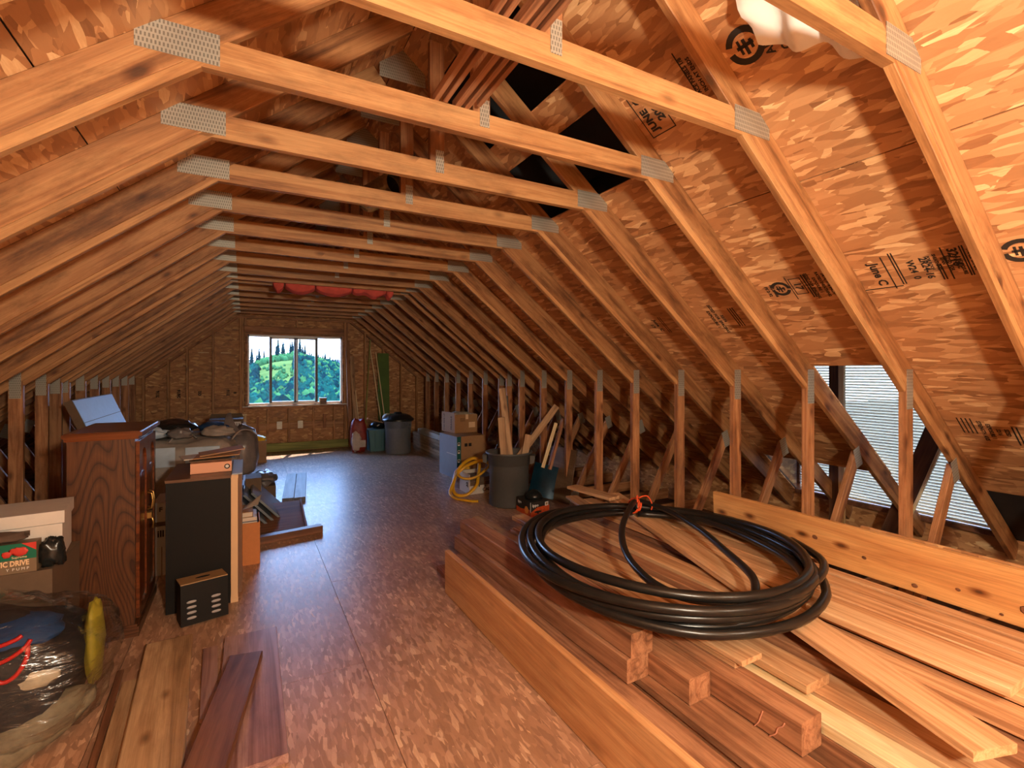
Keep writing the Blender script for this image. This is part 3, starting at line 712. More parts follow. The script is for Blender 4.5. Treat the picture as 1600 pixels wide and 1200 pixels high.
MB().box(cx1+.02, cx1+.045, 4.17, 4.215, .66, .70).tube([(cx1+.04, 4.2, .67), (cx1+.05, 4.21, .62), (cx1+.045, 4.215, .58)], .006).build('keys', M['brass'], cb)
bx = thing('tilted_slab', (-1.3, 6.8, .62), 'blue-lit thick slab leaning on the left knee posts behind the oak cabinet', 'slab')
TB = frame((-1.12, 6.0, .625), (0, 1, 0), (.93, 0, .37))
MB().box(0, 1.55, 0, .84, -.065, 0).build('core', M['card_dark'], bx, TB)
MB().box(.01, 1.54, .01, .83, .001, .003).build('face', M['bluegrey_card'], bx, TB)  # blue-grey layer paints the window light falling on the slab
MB().box(.01, 1.54, .60, .606, .003, .004).build('crease', M['card_dark'], bx, TB)
tag(MB().box(-1.42, -1.02, 6.05, 7.5, 0, .62).build('long_crate', M['card_dark']), 'long dark crate under the blue-lit slab at the left knee posts', 'crate')

# boxes at the far left edge
dc = thing('dark_carton', (-1.06, 3.6, 0), 'tall dark carton under the white file box beside the oak cabinet', 'box')
MB().box(-1.30, -.87, 3.33, 3.80, 0, .655).build('box_body', M['card_dark'], dc); MB().box(-1.30, -.87, 3.33, 3.80, .655, .665).build('flap', M['card_dark'], dc)
fbx = thing('file_box', (-1.04, 3.64, .67), 'white cardboard file box with lid and hand slot left of the oak cabinet', 'box')
TFB = TR(-.855, 3.462, 0) @ RZ(math.radians(7)) @ TR(.855, -3.462, 0)
MB().box(-1.225, -.865, 3.475, 3.80, .668, .86).build('box_body', M['white_card'], fbx, TFB)
MB().box(-1.235, -.855, 3.462, 3.812, .865, .93).build('lid', M['white_card'], fbx, TFB)
MB().box(-1.10, -.99, 3.470, 3.476, .818, .845).build('hand_slot', M['card_dark'], fbx, TFB)
MB().box(-1.225, -.868, 3.4725, 3.4745, .772, .776).build('crease', M['card_dark'], fbx, TFB)
pb = thing('pump_box', (-1.07, 3.37, .665), 'green and brown pump carton with red pictures and cream lettering', 'box')
MB().box(-1.24, -.93, 3.33, 3.40, .667, .815).build('box_body', M['brown_print'], pb)
F = lambda x, z, y=3.3285: TR(x, y, z) @ RX(PI/2)
MB().box(-1.24, -.93, 3.3285, 3.33, .735, .815).build('green_band', M['green_print'], pb)
MB().prism([(-.985, .815), (-.93, .815), (-.93, .775)], -3.3285, -3.327).build('corner_flash', M['red_print'], pb, XZ)
blob((-.995, 3.328, .775), (.035, .002, .022), 3, .5, 3, nu=14, nv=8).build('picture', M['red_print'], pb)
blob((-1.04, 3.328, .765), (.018, .002, .016), 5, .4, 3, nu=12, nv=8).build('picture', M['red_print'], pb)
text('lettering', 'TIC DRIVE', .036, M['cream'], F(-.957, .717, 3.3275), pb, 'RIGHT', .0012, .74); text('lettering', 'Y  P U M P', .019, M['white'], F(-.957, .688, 3.3275), pb, 'RIGHT')
text('lettering', 'Supreme', .016, M['cream'], F(-.965, .747, 3.3275), pb, 'RIGHT')
tag(blob((-1.10, 3.36, .845), (.14, .05, .03), 4, .3, 2, zmin=.816).build('folded_cloth', M['brown_cloth']), 'brown folded cloth lying on the green pump carton', 'cloth')
tag(blob((-.885, 3.385, .735), (.05, .05, .075), 9, .4, 2.2, .8, 26, 16, zmin=.667, fine=.1).build('black_bag', M['black_plastic']), 'small black plastic bag stuffed between pump carton and oak cabinet', 'bag')

# clear bag of clothes
bg_ = thing('clear_plastic_bag', (-.98, 3.02, 0), 'big clear plastic bag of clothes with red drawstrings in front of the oak cabinet', 'bag')
blob((-1.0, 3.03, .31), (.34, .25, .285), 1, .2, 1.6, .75, 26, 16, .012).build('dark_clothes', M['dark_cloth'], bg_)
blob((-.98, 2.98, .51), (.25, .17, .075), 2, .25, 2, nu=20, nv=10).build('blue_clothes', M['blue_cloth'], bg_)
blob((-.640, 3.05, .37), (.035, .10, .21), 6, .2, 2.5, nu=14, nv=12).build('yellow_clothes', M['yellow_cloth'], bg_)
TC = TR(-.84, 2.83, .115) @ RZ(.5) @ RY(-.34)
blob((0, 0, 0), (.27, .08, .095), 8, .2, 2, T=TC, nu=20, nv=12).build('grey_clothes', M['grey_cloth'], bg_)
blob((-.82, 2.825, .36), (.11, .04, .05), 12, .3, 2.5, nu=16, nv=10).build('cream_clothes', M['cream_cloth'], bg_)
ds = MB()
for P_ in ([(-1.07, 2.80, .50), (-.98, 2.79, .52), (-.86, 2.80, .545), (-.83, 2.81, .56)], [(-.97, 2.79, .46), (-.88, 2.785, .475), (-.82, 2.79, .51), (-.80, 2.80, .54)],
           [(-.93, 2.785, .47), (-.91, 2.78, .42), (-.88, 2.78, .39), (-.84, 2.785, .41), (-.81, 2.79, .47), (-.81, 2.80, .52)]):
    ds.tube(catmull(P_, 6), .009, 6)
ds.build('drawstring', M['red_cord'], bg_)
blob((-.965, 3.01, .325), (.40, .295, .325), 1, .16, 1.6, .72, 56, 36, .004, fine=.055).build('film', M['film'], bg_)

# black appliance and things on it
ap = thing('black_appliance', (-.26, 4.4, 0), 'black-sided upright appliance with tan door edge beside the oak cabinet', 'appliance')
MB().box(-.482, -.094, 4.085, 4.78, .0, .905).build('body', M['black_matte'], ap)
MB().box(-.486, -.09, 4.08, 4.785, .905, .924).build('top', M['brown_top'], ap)
MB().box(-.092, -.048, 4.082, 4.78, .035, .925).box(-.094, -.046, 4.080, 4.782, .0, .035).box(-.094, -.046, 4.080, 4.782, .90, .925).build('door_edge', M['tan'], ap)
MB().box(-.046, -.022, 4.09, 4.70, .06, .926).build('door', M['brown_top'], ap); MB().box(-.086, -.018, 4.082, 4.71, .9265, .934).build('blue_lit_cap', M['bluegrey_card'], ap)  # bluish cap: window light on the door top put into its colour
bi = thing('ring_binder', (-.22, 4.3, .924), 'tan ring binder with round finger hole lying on the black appliance', 'binder')
TBn = TR(-.352, 4.235, .925) @ RZ(.045)
MB().box(0, .262, 0, .004, 0, .078).box(0, .262, 0, .24, 0, .004).box(0, .262, 0, .24, .074, .078).build('cover', M['binder'], bi, TBn)
MB().box(.006, .256, .006, .225, .006, .066).build('pages', M['paper'], bi, TBn)
MB().lathe([(.019, 0), (.019, .003), (.012, .003), (.012, 0)], 20).build('finger_ring', M['black_plastic'], bi, TBn @ TR(.232, -.0005, .04) @ RX(PI/2))
MB().lathe([(.0, .0), (.012, .0008)], 16).build('finger_hole', M['white_card'], bi, TBn @ TR(.232, -.0005, .04) @ RX(PI/2))
fo = thing('paper_stack', (-.22, 4.4, 1.004), 'fanned stack of loose papers and folders lying on the tan ring binder', 'papers')
for i, (x, y, z, rz, tl, mt) in enumerate([(-.36, 4.28, 1.006, .1, .0, 'card_dark'), (-.40, 4.34, 1.014, .25, -.02, 'paper'), (-.34, 4.30, 1.022, -.05, -.05, 'card'), (-.30, 4.36, 1.03, .12, -.11, 'card')]):
    MB().box(0, .30, 0, .22, 0, .006).build('sheet', M[mt], fo, TR(x, y, z) @ RZ(rz) @ RY(tl))
vb = thing('vented_box', (-.23, 3.9, 0), 'small black box with eight oval vents and tan top leaning against the black appliance', 'box')
TV = TR(-.366, 3.80, .016) @ RZ(.232) @ RX(math.radians(-5))
MB().box(0, .272, 0, .18, 0, .262).build('body', M['black_matte'], vb, TV)
MB().box(0, .272, 0, .18, .262, .268).build('top', M['mdf'], vb, TV)
blob((0, 0, 0), (.045, .022, .0012), 0, 0, 1, nu=18, nv=8).build('hand_hole', M['black_plastic'], vb, TV @ TR(.14, .09, .2685))
for cxv in (.06, .20):
    for q in range(4): blob((0, 0, 0), (.028, .002, .0085), 0, 0, 1, .8, 14, 8).build('vent', M['grey_slot'], vb, TV @ TR(cxv, -.0005, .045+.034*q))
# white boxes in the gap behind
for i, (z0_, z1_, lab, nm) in enumerate([(0, .235, 'plain white carton at the foot of the stack behind the oak cabinet', None), (.237, .40, 'white carton with black lettering in the stack behind the oak cabinet', 'ill'), (.44, .60, 'topmost cream carton in the stack behind the oak cabinet', 'F')]):
    t = thing('white_carton', (-.5, 5.1, z0_), lab, 'box', 'cartons stacked behind the cabinet')
    MB().box(-.66, -.36, 4.9, 5.25, z0_, z1_).build('box_body', M['white_card'], t)
    if nm: text('lettering', nm, .075 if i == 1 else .05, M['ink'], TR(-.61, 4.8985, z1_-.06) @ RX(PI/2), t, 'CENTER', .002)
    else: MB().box(-.605, -.60, 4.8985, 4.9, z0_, z1_).build('crease', M['card_dark'], t)
    if i == 2: MB().box(-.655, -.40, 4.92, 5.24, .402, .438).build('flaps', M['card_dark'], t)

# bulk bag
bb = thing('bulk_bag', (-.42, 6.0, 0), 'large grey woven bulk bag filled to the brim behind the black appliance', 'bag')
blob((-.50, 6.02, .49), (.46, .46, .53), 21, .10, 2.2, .42, 48, 28, .0, fine=.05).build('bag_body', M['bulk'], bb)
MB().box(-.86, -.58, 5.545, 5.56, .78, .96).build('patch', M['bulk_blue'], bb); MB().box(-.50, -.22, 5.545, 5.56, .80, .95).build('patch', M['bulk_blue'], bb)
for x in (-.54, -.02): MB().tube(catmull([(x-.10, 5.62, 1.0), (x-.03, 5.66, 1.075), (x+.06, 5.72, 1.07), (x+.12, 5.68, 1.02)], 6), .02, 6, rz=.3).build('strap', M['bulk'], bb)
tag(blob((-.66, 6.0, 1.11), (.22, .28, .07), 31, .3, 2, nu=26, nv=14, zmin=1.055, fine=.08).build('garbage_bag', M['black_plastic']), 'shiny black garbage bag lying on top of the grey bulk bag', 'bag')
tag(blob((-.28, 5.95, 1.10), (.14, .2, .05), 32, .3, 2, nu=22, nv=12, zmin=1.055, fine=.08).build('blue_garbage_bag', M['blue_cloth']), 'dark blue plastic bundle on the grey bulk bag beside the black garbage bag', 'bag')
tag(blob((-.02, 6.22, .80), (.15, .34, .27), 33, .12, 2, .8, 30, 18, .45, fine=.06).build('plastic_roll', M['grey_plastic_film']), 'bulging grey plastic wrapped roll hanging over the right end of the bulk bag', 'plastic roll')
for q, (x, y, rx, ry) in enumerate([(-.78, 5.72, .12, .10), (-.55, 5.66, .10, .07), (-.24, 5.70, .13, .09)]):
    tag(blob((x, y, 1.07), (rx, ry, .06), 34+q, .45, 2.6, nu=24, nv=14, zmin=1.035, fine=.14).build('plastic_wad', M[('bulk_blue', 'grey_plastic_film', 'bulk')[q]]), ['pale crumpled plastic wad at the left rim of the bulk bag', 'grey crumpled plastic wad at the middle rim of the bulk bag', 'tan grey crumpled plastic wad at the right rim of the bulk bag'][q], 'plastic', 'plastic on the bulk bag')
fl = MB(); vs = []
for j in range(9):
    for i in range(5):
        a, b = i/4-.5, j/8
        vs.append((-.10+.16*a*(1-.8*b)-.13*b+.08*b*b, 5.9+.1*a, 1.0+.24*b))
fl.add(vs, [(j*5+i, j*5+i+1, (j+1)*5+i+1, (j+1)*5+i) for j in range(8) for i in range(4)], 0, True)
fl.add([(x, y+.012, z) for x, y, z in vs], [(j*5+i, (j+1)*5+i, (j+1)*5+i+1, j*5+i+1) for j in range(8) for i in range(4)], 0, True)
tag(fl.build('stiff_plastic', M['grey_plastic_film']), 'pointed grey plastic flap sticking up from the bulk bag', 'flap')
sc_ = thing('support_crate', (.1, 6.3, 0), 'dark crate under the grey plastic roll beside the bulk bag', 'crate')
MB().box(.0, .16, 6.27, 6.60, .0, .46).build('box_body', M['card_dark'], sc_)

# behind: labelled carton, wooden frame, yellow topped box
lc = thing('labelled_carton', (-.26, 8.8, 0), 'tall dark brown carton with two white labels behind the bulk bag', 'box')
MB().box(-.49, -.03, 8.6, 9.0, 0, .94).build('box_body', M['card_dark'], lc)
MB().box(-.22, -.06, 8.597, 8.6, .80, .90).build('label', M['white_card'], lc); MB().box(-.47, -.42, 8.597, 8.6, .78, .87).build('label', M['white_card'], lc)
MB().prism([(-.49, .94), (-.03, .94), (-.05, 1.0), (-.47, 1.0)], -9.0, -8.995).build('flap', M['card_dark'], lc, XZ)
for q in range(5): MB().box(-.21+.03*q, -.20+.03*q, 8.5955, 8.597, .82, .88).build('print', M['ink'], lc)
wfz = thing('open_frame_crate', (-.2, 10.9, 0), 'pale open wooden frame leaning against the window wall behind the labelled carton', 'frame')
for p0, p1 in (((-.44, 10.86, .0), (-.44, 11.1, .80)), ((.0, 10.86, .0), (.0, 11.1, .80)), ((-.46, 11.1, .80), (.02, 11.1, .80)), ((-.42, 10.95, .3), (-.02, 10.95, .3))):
    beam('rail', p0, p1, .035, .035, M['pale'], wfz, (0, 1, 0))
yb_ = thing('yellow_topped_carton', (.2, 10.2, 0), 'brown open carton with yellow plastic spilling from its top near the window wall', 'box')
MB().box(.04, .05, 10.03, 10.4, 0, .40).box(.33, .34, 10.03, 10.4, 0, .40).box(.05, .33, 10.03, 10.04, 0, .40).box(.05, .33, 10.39, 10.4, 0, .40).box(.05, .33, 10.04, 10.39, 0, .01).build('box_body', M['card'], yb_)
blob((.19, 10.2, .39), (.155, .16, .10), 41, .3, 2.5, nu=22, nv=12, fine=.1).build('yellow_plastic', M['yellow_bag'], yb_)
tag(MB().lathe([(0, 0), (.022, 0), (.026, .30), (.03, .31), (.03, .34), (0, .345)], 14).build('white_post_lamp', M['white_card'], None, TR(-.0, 9.9, .0) @ TR(-.02, 0, .42)), 'short white round tube standing beside the labelled carton', 'tube')
tag(MB().box(-.12, .06, 9.75, 10.0, 0, .415).build('low_crate', M['card_dark']), 'low dark crate under the white tube beside the labelled carton', 'crate')

# book carton, slabs, plastic, boards on the middle floor
bk = thing('book_carton', (0, 4.95, 0), 'orange-brown open carton of books behind the black appliance', 'box')
MB().box(-.18, -.172, 4.80, 5.12, 0, .36).box(.104, .112, 4.80, 5.12, 0, .37).box(-.172, .104, 4.80, 4.808, 0, .36).box(-.172, .104, 5.112, 5.12, 0, .36).box(-.172, .104, 4.808, 5.112, 0, .01).build('box_body', M['card_orange'], bk)
for i, (z, mt, x1b, lab) in enumerate([(.20, 'card_dark', .09, 'dark thick book lowest of the pile in the orange-brown carton'), (.335, 'book_blue', .095, 'blue book in the orange-brown carton under a white one'), (.375, 'paper', .09, 'white covered book in the orange-brown carton'), (.41, 'card', .06, 'brown covered book on top of the pile in the carton')]):
    t = thing('book', (-.05, 4.95, z), lab, 'book', 'books in the carton')
    hgt = (.13, .038, .033, .045)[i]
    MB().box(-.15, x1b, 4.815, 5.09, z, z+.004).box(-.15, x1b, 4.815, 5.09, z+hgt-.005, z+hgt-.001).box(x1b-.004, x1b, 4.815, 5.09, z, z+hgt-.001).build('cover', M[mt], t)
    MB().box(-.148, x1b-.006, 4.818, 5.087, z+.004, z+hgt-.005).build('pages', M['paper'], t)
lp = MB(); lp.add([(-.02, 4.9, .46), (.10, 4.86, .50), (.13, 5.02, .55), (.02, 5.05, .47), (-.02, 4.9, .462), (.10, 4.86, .502), (.13, 5.02, .552), (.02, 5.05, .472)], [(0, 1, 2, 3), (7, 6, 5, 4), (0, 4, 5, 1), (1, 5, 6, 2), (2, 6, 7, 3), (3, 7, 4, 0)])
tag(lp.build('loose_sheet', M['paper']), 'curled white sheet of paper sticking up from the book carton', 'paper')
for i in range(4):
    T_ = TR(.10+.09*i, 5.75+.06*i, .004) @ RZ(.12) @ RY(math.radians(50))
    T_ = TR(.385-.075*(3-i), 5.70+.05*i, .006) @ RZ(-.02) @ RY(math.radians(48))
    tag(MB().box(-.50, 0, 0, .80, 0, .022).build('slab', M['tile'], None, T_), ['thin grey slab deepest in the leaning row by the bulk bag', 'second thin grey slab in the row leaning by the bulk bag', 'third thin grey slab in the row leaning by the bulk bag', 'outermost thin grey slab of the leaning row, its face catching blue light'][i], 'slab', 'slabs leaning by the bulk bag')
tag(blob((.22, 7.1, .30), (.14, .25, .09), 51, .35, 2.5, nu=24, nv=14, zmin=.22, fine=.12).build('plastic_bundle', M['grey_plastic_film']), 'crumpled shiny plastic bundle lying behind the leaning grey slabs', 'bundle')
tag(MB().box(.08, .34, 6.88, 7.35, 0, .225).build('flat_crate', M['card_dark']), 'flat dark crate under the shiny plastic bundle', 'crate')
for i, (x, y, lab) in enumerate([(.505, 6.83, 'left of two bluish planks side by side on the middle of the floor'), (.642, 6.80, 'right of two bluish planks side by side on the middle of the floor')]):
    tag(beam('plank', (x-.03, y, .03), (x+.14, y+1.6, .03), .136, .058, M['bluish']), lab, 'plank', 'bluish planks on the middle floor')
bp_ = thing('brown_shelf', (.35, 5.9, 0), 'dark brown shelf board lying on the floor behind the book carton', 'board')
TSh = TR(0, 5.55, .004) @ RX(math.radians(13))
MB().box(.10, .575, 0, .66, 0, .022).build('board', M['brownbd'], bp_, TSh); MB().box(.555, .575, 0, .66, .022, .038).build('lip', M['brownbd'], bp_, TSh)
tag(beam('floor_beam', (.03, 5.33, .036), (.70, 5.445, .036), .09, .07, M['brownbd']), 'short brown beam lying in front of the brown shelf board', 'beam')

# boards on the near left floor
tag(beam('floor_board', (-.405, 3.62, .022), (-.30, 1.6, .022), .236, .042, M['plank'], None, (0, 0, 1), .006), 'wide pale cracked floor board lying before the vented black box', 'board')
tag(beam('brown_beam', (.005, 3.145, .063), (-.185, 2.1, .063), .165, .042, M['brownbd'], None, (0, 0, 1), .004), 'reddish brown board lying askew on the purplish plank', 'board')
tag(beam('purple_plank', (.032, 3.475, .021), (.02, 2.3, .021), .285, .040, M['purple'], None, (0, 0, 1), .003), 'wide purplish worn plank lying under the reddish brown board', 'plank')
tag(beam('narrow_plank', (-.185, 3.44, .012), (-.155, 2.75, .012), .075, .022, M['purple'], None, (0, 0, 1), .002), 'narrow purplish board between the pale board and the wide purplish plank', 'plank')
tag(beam('thin_lath', (-.61, 3.43, .008), (-.565, 2.6, .008), .03, .014, M['brownbd'], None, (0, 0, 1), .002), 'thin reddish lath on the floor beside the clear bag', 'lath')
tag(beam('dusty_board', (-.535, 3.30, .006), (-.475, 1.9, .006), .09, .010, M['plank'], None, (0, 0, 1), .002), 'thin dusty board between the lath and the wide pale board', 'board')

# ------------------------------------------------------------------ right side things
def bin_(name, x, y, label, mt, rb, rt, hh, rot):
    t = thing(name, (x, y, 0), label, 'trash can', None, rot)
    T_ = TR(x, y, 0) @ RZ(rot)
    pf = [(0, .004), (rb-.02, .0), (rb, .02), (rt-.045, hh*.76), (rt-.025, hh*.765), (rt-.015, hh*.96), (rt, hh*.965), (rt+.012, hh*.98), (rt+.01, hh), (rt-.012, hh), (rt-.03, hh*.96), (rb-.015, .03), (0, .025)]
    MB().lathe(pf, 36).build('bin_body', M[mt], t, T_)
    for s_ in (1, -1):
        a = rt-.012
        MB().box(-.07, .07, a, a+.05, hh*.80, hh*.83).prism([(a, hh*.93), (a+.055, hh*.93), (a+.05, hh*.80), (a, hh*.78)], -.075, -.065, 0, Matrix(((0,0,1,0),(1,0,0,0),(0,1,0,0),(0,0,0,1)))).prism([(a, hh*.93), (a+.055, hh*.93), (a+.05, hh*.80), (a, hh*.78)], .065, .075, 0, Matrix(((0,0,1,0),(1,0,0,0),(0,1,0,0),(0,0,0,1)))).box(-.075, .075, a, a+.055, hh*.915, hh*.94).build('handle', M[mt], t, T_ @ RZ(PI*(s_ < 0)))
    return t
bin_('trash_can', 2.93, 5.445, 'open grey trash can full of wood offcuts near the black pipe coil', 'can', .255, .285, .665, .95)
for i, (p0, p1, w_, h_, mt, lab) in enumerate([
    ((2.88, 5.40, .05), (2.80, 5.41, 1.10), .085, .04, 'plank', 'short upright wood offcut at the left in the open grey trash can'),
    ((3.00, 5.42, .05), (2.86, 5.50, 1.46), .085, .04, 'plank', 'tallest upright wood offcut in the open grey trash can'),
    ((3.02, 5.56, .05), (3.05, 5.72, 1.35), .022, .022, 'black_plastic', 'thin black rod standing in the open grey trash can'),
    ((2.99, 5.34, .10), (3.19, 5.40, .86), .085, .04, 'plank', 'short wood offcut leaning right in the open grey trash can'),
    ((2.76, 5.42, .26), (3.70, 5.52, 1.20), .085, .04, 'plank', 'long wood offcut leaning far right out of the open grey trash can'),
    ((3.08, 5.60, .08), (2.98, 5.72, 1.30), .085, .035, 'fir', 'dark wood offcut standing behind the tallest one in the trash can')]):
    tag(beam('offcut', p0, p1, w_, h_, M[mt], None, (.5, .85, 0)), lab, 'offcut' if mt != 'black_plastic' else 'rod', 'offcuts in the trash can')
sh = thing('shovel', (3.45, 5.5, 0), 'dark blue wide-bladed shovel leaning beside the open grey trash can', 'shovel')
xb = Vector((.72, -.66, -.20)).normalized(); ub = Vector((.42, -.10, .90)); ub = (ub-xb*ub.dot(xb)).normalized(); nb = xb.cross(ub)
TS = Matrix((xb, ub, nb)).transposed().to_4x4(); TS.translation = Vector((3.39, 5.42, .035))
m = MB(); vs = []
for j in range(7):
    for i in range(9):
        a, b = i/8-.5, j/6
        vs.append((a*.36, b*.42, .05*(b-.2)**2-.06*(abs(a)*2)**2*.4))
m.add(vs, [(j*9+i, j*9+i+1, (j+1)*9+i+1, (j+1)*9+i) for j in range(6) for i in range(8)], 0, True)
m.add([(x, y, z-.004) for x, y, z in vs], [(j*9+i, (j+1)*9+i, (j+1)*9+i+1, j*9+i+1) for j in range(6) for i in range(8)], 0, True)
m.build('blade', M['steel'], sh, TS)
beam('shaft', TS @ Vector((.03, .37, .03)), TS @ Vector((.06, 1.06, .06)), .055, .035, M['timber'], sh)
tag(beam('painted_stick', TS @ Vector((-.06, .37, .032)), TS @ Vector((-.02, .98, .05)), .045, .02, M['pale'], None, TS.to_3x3() @ Vector((0, 0, 1))), 'pale painted stick leaning on the shovel shaft', 'stick')
ply = tag(MB().box(-.25, .25, -.006, .006, 0, .68).build('plywood_sheet', M['plywood'], None, TR(3.53, 5.28, .001) @ RZ(math.radians(-83)) @ RX(math.radians(-12))), 'grey weathered plywood piece leaning on the knee posts behind the shovel', 'plywood')

ob = thing('orange_box', (2.98, 5.0, 0), 'black and orange printed carton on the floor before the open grey trash can', 'box')
TO = TR(2.875, 4.822, 0) @ RZ(.0)
MB().box(0, .255, 0, .33, 0, .165).build('box_body', M['ink'], ob, TO)
MB().prism([(0, 0), (.255, 0), (.255, .115), (.09, .10), (0, .045)], .0, .0015).build('print', M['orange_print'], ob, TO @ RX(PI/2))
MB().prism([(0, 0), (.33, 0), (.33, .08), (.10, .05), (0, .06)], .0, .0015).build('print', M['orange_print'], ob, TO @ TR(0, .33, 0) @ RZ(-PI/2) @ RX(PI/2))
MB().lathe([(0, .0028), (.038, .0028), (.044, .0018)], 18).build('orange_slice', M['orange_slice'], ob, TO @ TR(0, .09, .06) @ RZ(-PI/2) @ RX(PI/2))
MB().prism([(.195, .105), (.24, .11), (.24, .155), (.195, .15)], .0016, .0022).build('label', M['white'], ob, TO @ RX(PI/2)); MB().prism([(.205, .115), (.23, .119), (.23, .145), (.205, .141)], .0023, .0028).build('label_mark', M['card'], ob, TO @ RX(PI/2))
MB().box(-.003, .001, -.003, .001, .05, .165).build('edge_band', M['white'], ob, TO)
text('lettering', 'ippo', .048, M['white'], TO @ TR(.065, -.002, .125) @ RX(PI/2), ob, 'CENTER', .001); text('lettering', 'ippo', .048, M['white'], TO @ TR(-.002, .25, .125) @ RZ(-PI/2) @ RX(PI/2), ob, 'CENTER', .001)
blob((.10, -.002, .05), (.05, .001, .012), 0, 0, 1, nu=14, nv=8, T=None).build('eye_mark', M['ink'], ob, TO); blob((.10, -.003, .04), (.013, .001, .016), 0, 0, 1, nu=14, nv=8).build('eye_mark', M['ink'], ob, TO)
bwl = MB().lathe([(.0, .105), (.03, .102), (.07, .08), (.095, .045), (.105, .0), (.098, .0), (.0, .002)], 28)
tag(bwl.build('upturned_bowl', M['black_plastic'], None, TR(3.01, 4.97, .166)), 'glossy black upturned bowl on the orange carton', 'bowl')

wbx = thing('white_print_box', (2.83, 6.25, 0), 'low white open carton with black lettering behind the yellow hose', 'box')
MB().box(2.665, 2.673, 6.085, 6.43, 0, .27).box(3.07, 3.078, 6.085, 6.43, 0, .27).box(2.673, 3.07, 6.085, 6.093, 0, .17).box(2.673, 3.07, 6.42, 6.43, 0, .27).box(2.673, 3.07, 6.093, 6.42, 0, .01).build('box_body', M['white_card'], wbx)
MB().box(2.674, 3.069, 6.0835, 6.0848, .115, .17).build('brown_band', M['card_dark'], wbx); MB().box(2.68, 3.065, 6.10, 6.415, .10, .22).build('contents', M['card_dark'], wbx)
text('lettering', 'CAL', .062, M['ink'], TR(2.86, 6.083, .05) @ RX(PI/2), wbx, 'LEFT', .002); text('lettering', 'BU', .036, M['ink'], TR(2.89, 6.083, .098) @ RX(PI/2), wbx, 'LEFT', .001)
blob((2.81, 6.0835, .105), (.011, .001, .011), 0, 0, 1, nu=12, nv=8).build('print', M['ink'], wbx)
for zz in (.10, .135): MB().tube([(2.6635, 6.16+.02*math.cos(q*.5), zz+.02*math.sin(q*.5)) for q in range(8)], .006, 5).build('print', M['ink'], wbx)
hz = thing('yellow_hose', (2.6, 6.0, 0), 'flat yellow hose looped over the low white carton', 'hose')
HP = [(2.60, 5.66, .02), (2.50, 5.75, .02), (2.40, 5.95, .02), (2.40, 6.12, .05), (2.48, 6.22, .14), (2.58, 6.30, .26), (2.72, 6.28, .36), (2.86, 6.12, .44), (2.92, 6.0, .40), (2.80, 5.98, .30), (2.66, 6.0, .24), (2.54, 6.06, .25), (2.53, 6.18, .31), (2.66, 6.24, .41),
      (2.80, 6.25, .46), (2.86, 6.2, .40), (2.78, 6.05, .26), (2.72, 5.98, .14), (2.58, 5.97, .04), (2.47, 6.04, .03), (2.46, 6.16, .08), (2.53, 6.3, .2), (2.62, 6.38, .30), (2.78, 6.34, .31)]
hm = MB().tube(catmull(HP, 8), .024, 8, rz=.7); hm.build('hose_tube', M['yellow'], hz)

bbx = thing('blue_grey_carton', (3.1, 7.3, 0), 'large carton with blue-grey side and teal strip under the brown carton', 'box')
TBx = TR(2.865, 7.02, 0) @ RZ(.06)
MB().box(0, .50, 0, .66, 0, .66).build('box_body', M['card'], bbx, TBx)
MB().box(-.002, 0, 0, .66, 0, .66).build('side_print', M['bluegrey_card'], bbx, TBx); MB().box(-.0035, -.002, .02, .38, .37, .378).build('fold_line', M['white'], bbx, TBx)
MB().box(0, .07, -.002, 0, .1, .66).build('teal_strip', M['teal'], bbx, TBx)
for z in (.52, .40, .26): MB().box(.012, .05, -.0035, -.002, z, z+.05).box(.018, .044, -.0045, -.0035, z+.02, z+.044, 1).build('icon', [M['white'], M['ink']], bbx, TBx)
for x in (.13, .20): MB().box(x, x+.05, -.0035, -.002, .50, .55).build('icon', M['ink'], bbx, TBx)
cbx = thing('brown_carton', (3.2, 7.6, .66), 'brown printed carton with torn top standing on the blue-grey carton', 'box')
TCx = TR(2.99, 7.42, .662) @ RZ(.10)
MB().box(0, .42, 0, .008, 0, .30).box(0, .42, .472, .48, 0, .30).box(0, .008, .008, .472, 0, .33).box(.412, .42, .008, .472, 0, .30).box(.008, .412, .008, .472, 0, .01).build('box_body', M['card'], cbx, TCx)
MB().box(.26, .38, -.0015, 0, .08, .17).build('label', M['cream'], cbx, TCx); MB().box(.20, .25, -.0015, 0, .22, .30).build('tape', M['cream'], cbx, TCx)
text('lettering', 'FRAGILE', .06, M['ink'], TCx @ TR(-.002, .12, .16) @ RZ(-PI/2) @ RX(PI/2) @ RZ(PI/2), cbx, 'CENTER', .001); text('lettering', 'THIS SIDE UP', .05, M['ink'], TCx @ TR(-.002, .38, .16) @ RZ(-PI/2) @ RX(PI/2) @ RZ(PI/2), cbx, 'CENTER', .001)
for z in (.19, .21, .23): MB().box(.10, .19, -.0012, 0, z, z+.006).build('print', M['ink'], cbx, TCx)
blob((.22, .22, .26), (.18, .2, .07), 61, .4, 3, nu=18, nv=10, fine=.1).build('contents', M['cream_cloth'], cbx, TCx)
ls = []
for q in range(6):
    t_ = beam('stacked_board', (3.33, 7.72, .032+.06*q), (3.33, 10.35+.03*(q % 2), .032+.06*q), .26, .056, M['plank'], None, (0, 0, 1), .004)
    tag(t_, ['bottom board of the long stack beyond the blue-grey carton', 'second board up in the long stack beyond the blue-grey carton', 'third board up in the long stack beyond the blue-grey carton', 'fourth board up in the long stack beyond the blue-grey carton', 'fifth board up in the long stack beyond the blue-grey carton', 'topmost brown board of the long stack, under the white board'][q], 'board', 'long boards stacked along the knee wall')
tag(beam('white_board', (3.27, 7.72, .42), (3.27, 10.0, .42), .15, .10, M['white_wood']), 'white board lying on top of the long stack of boards', 'board')
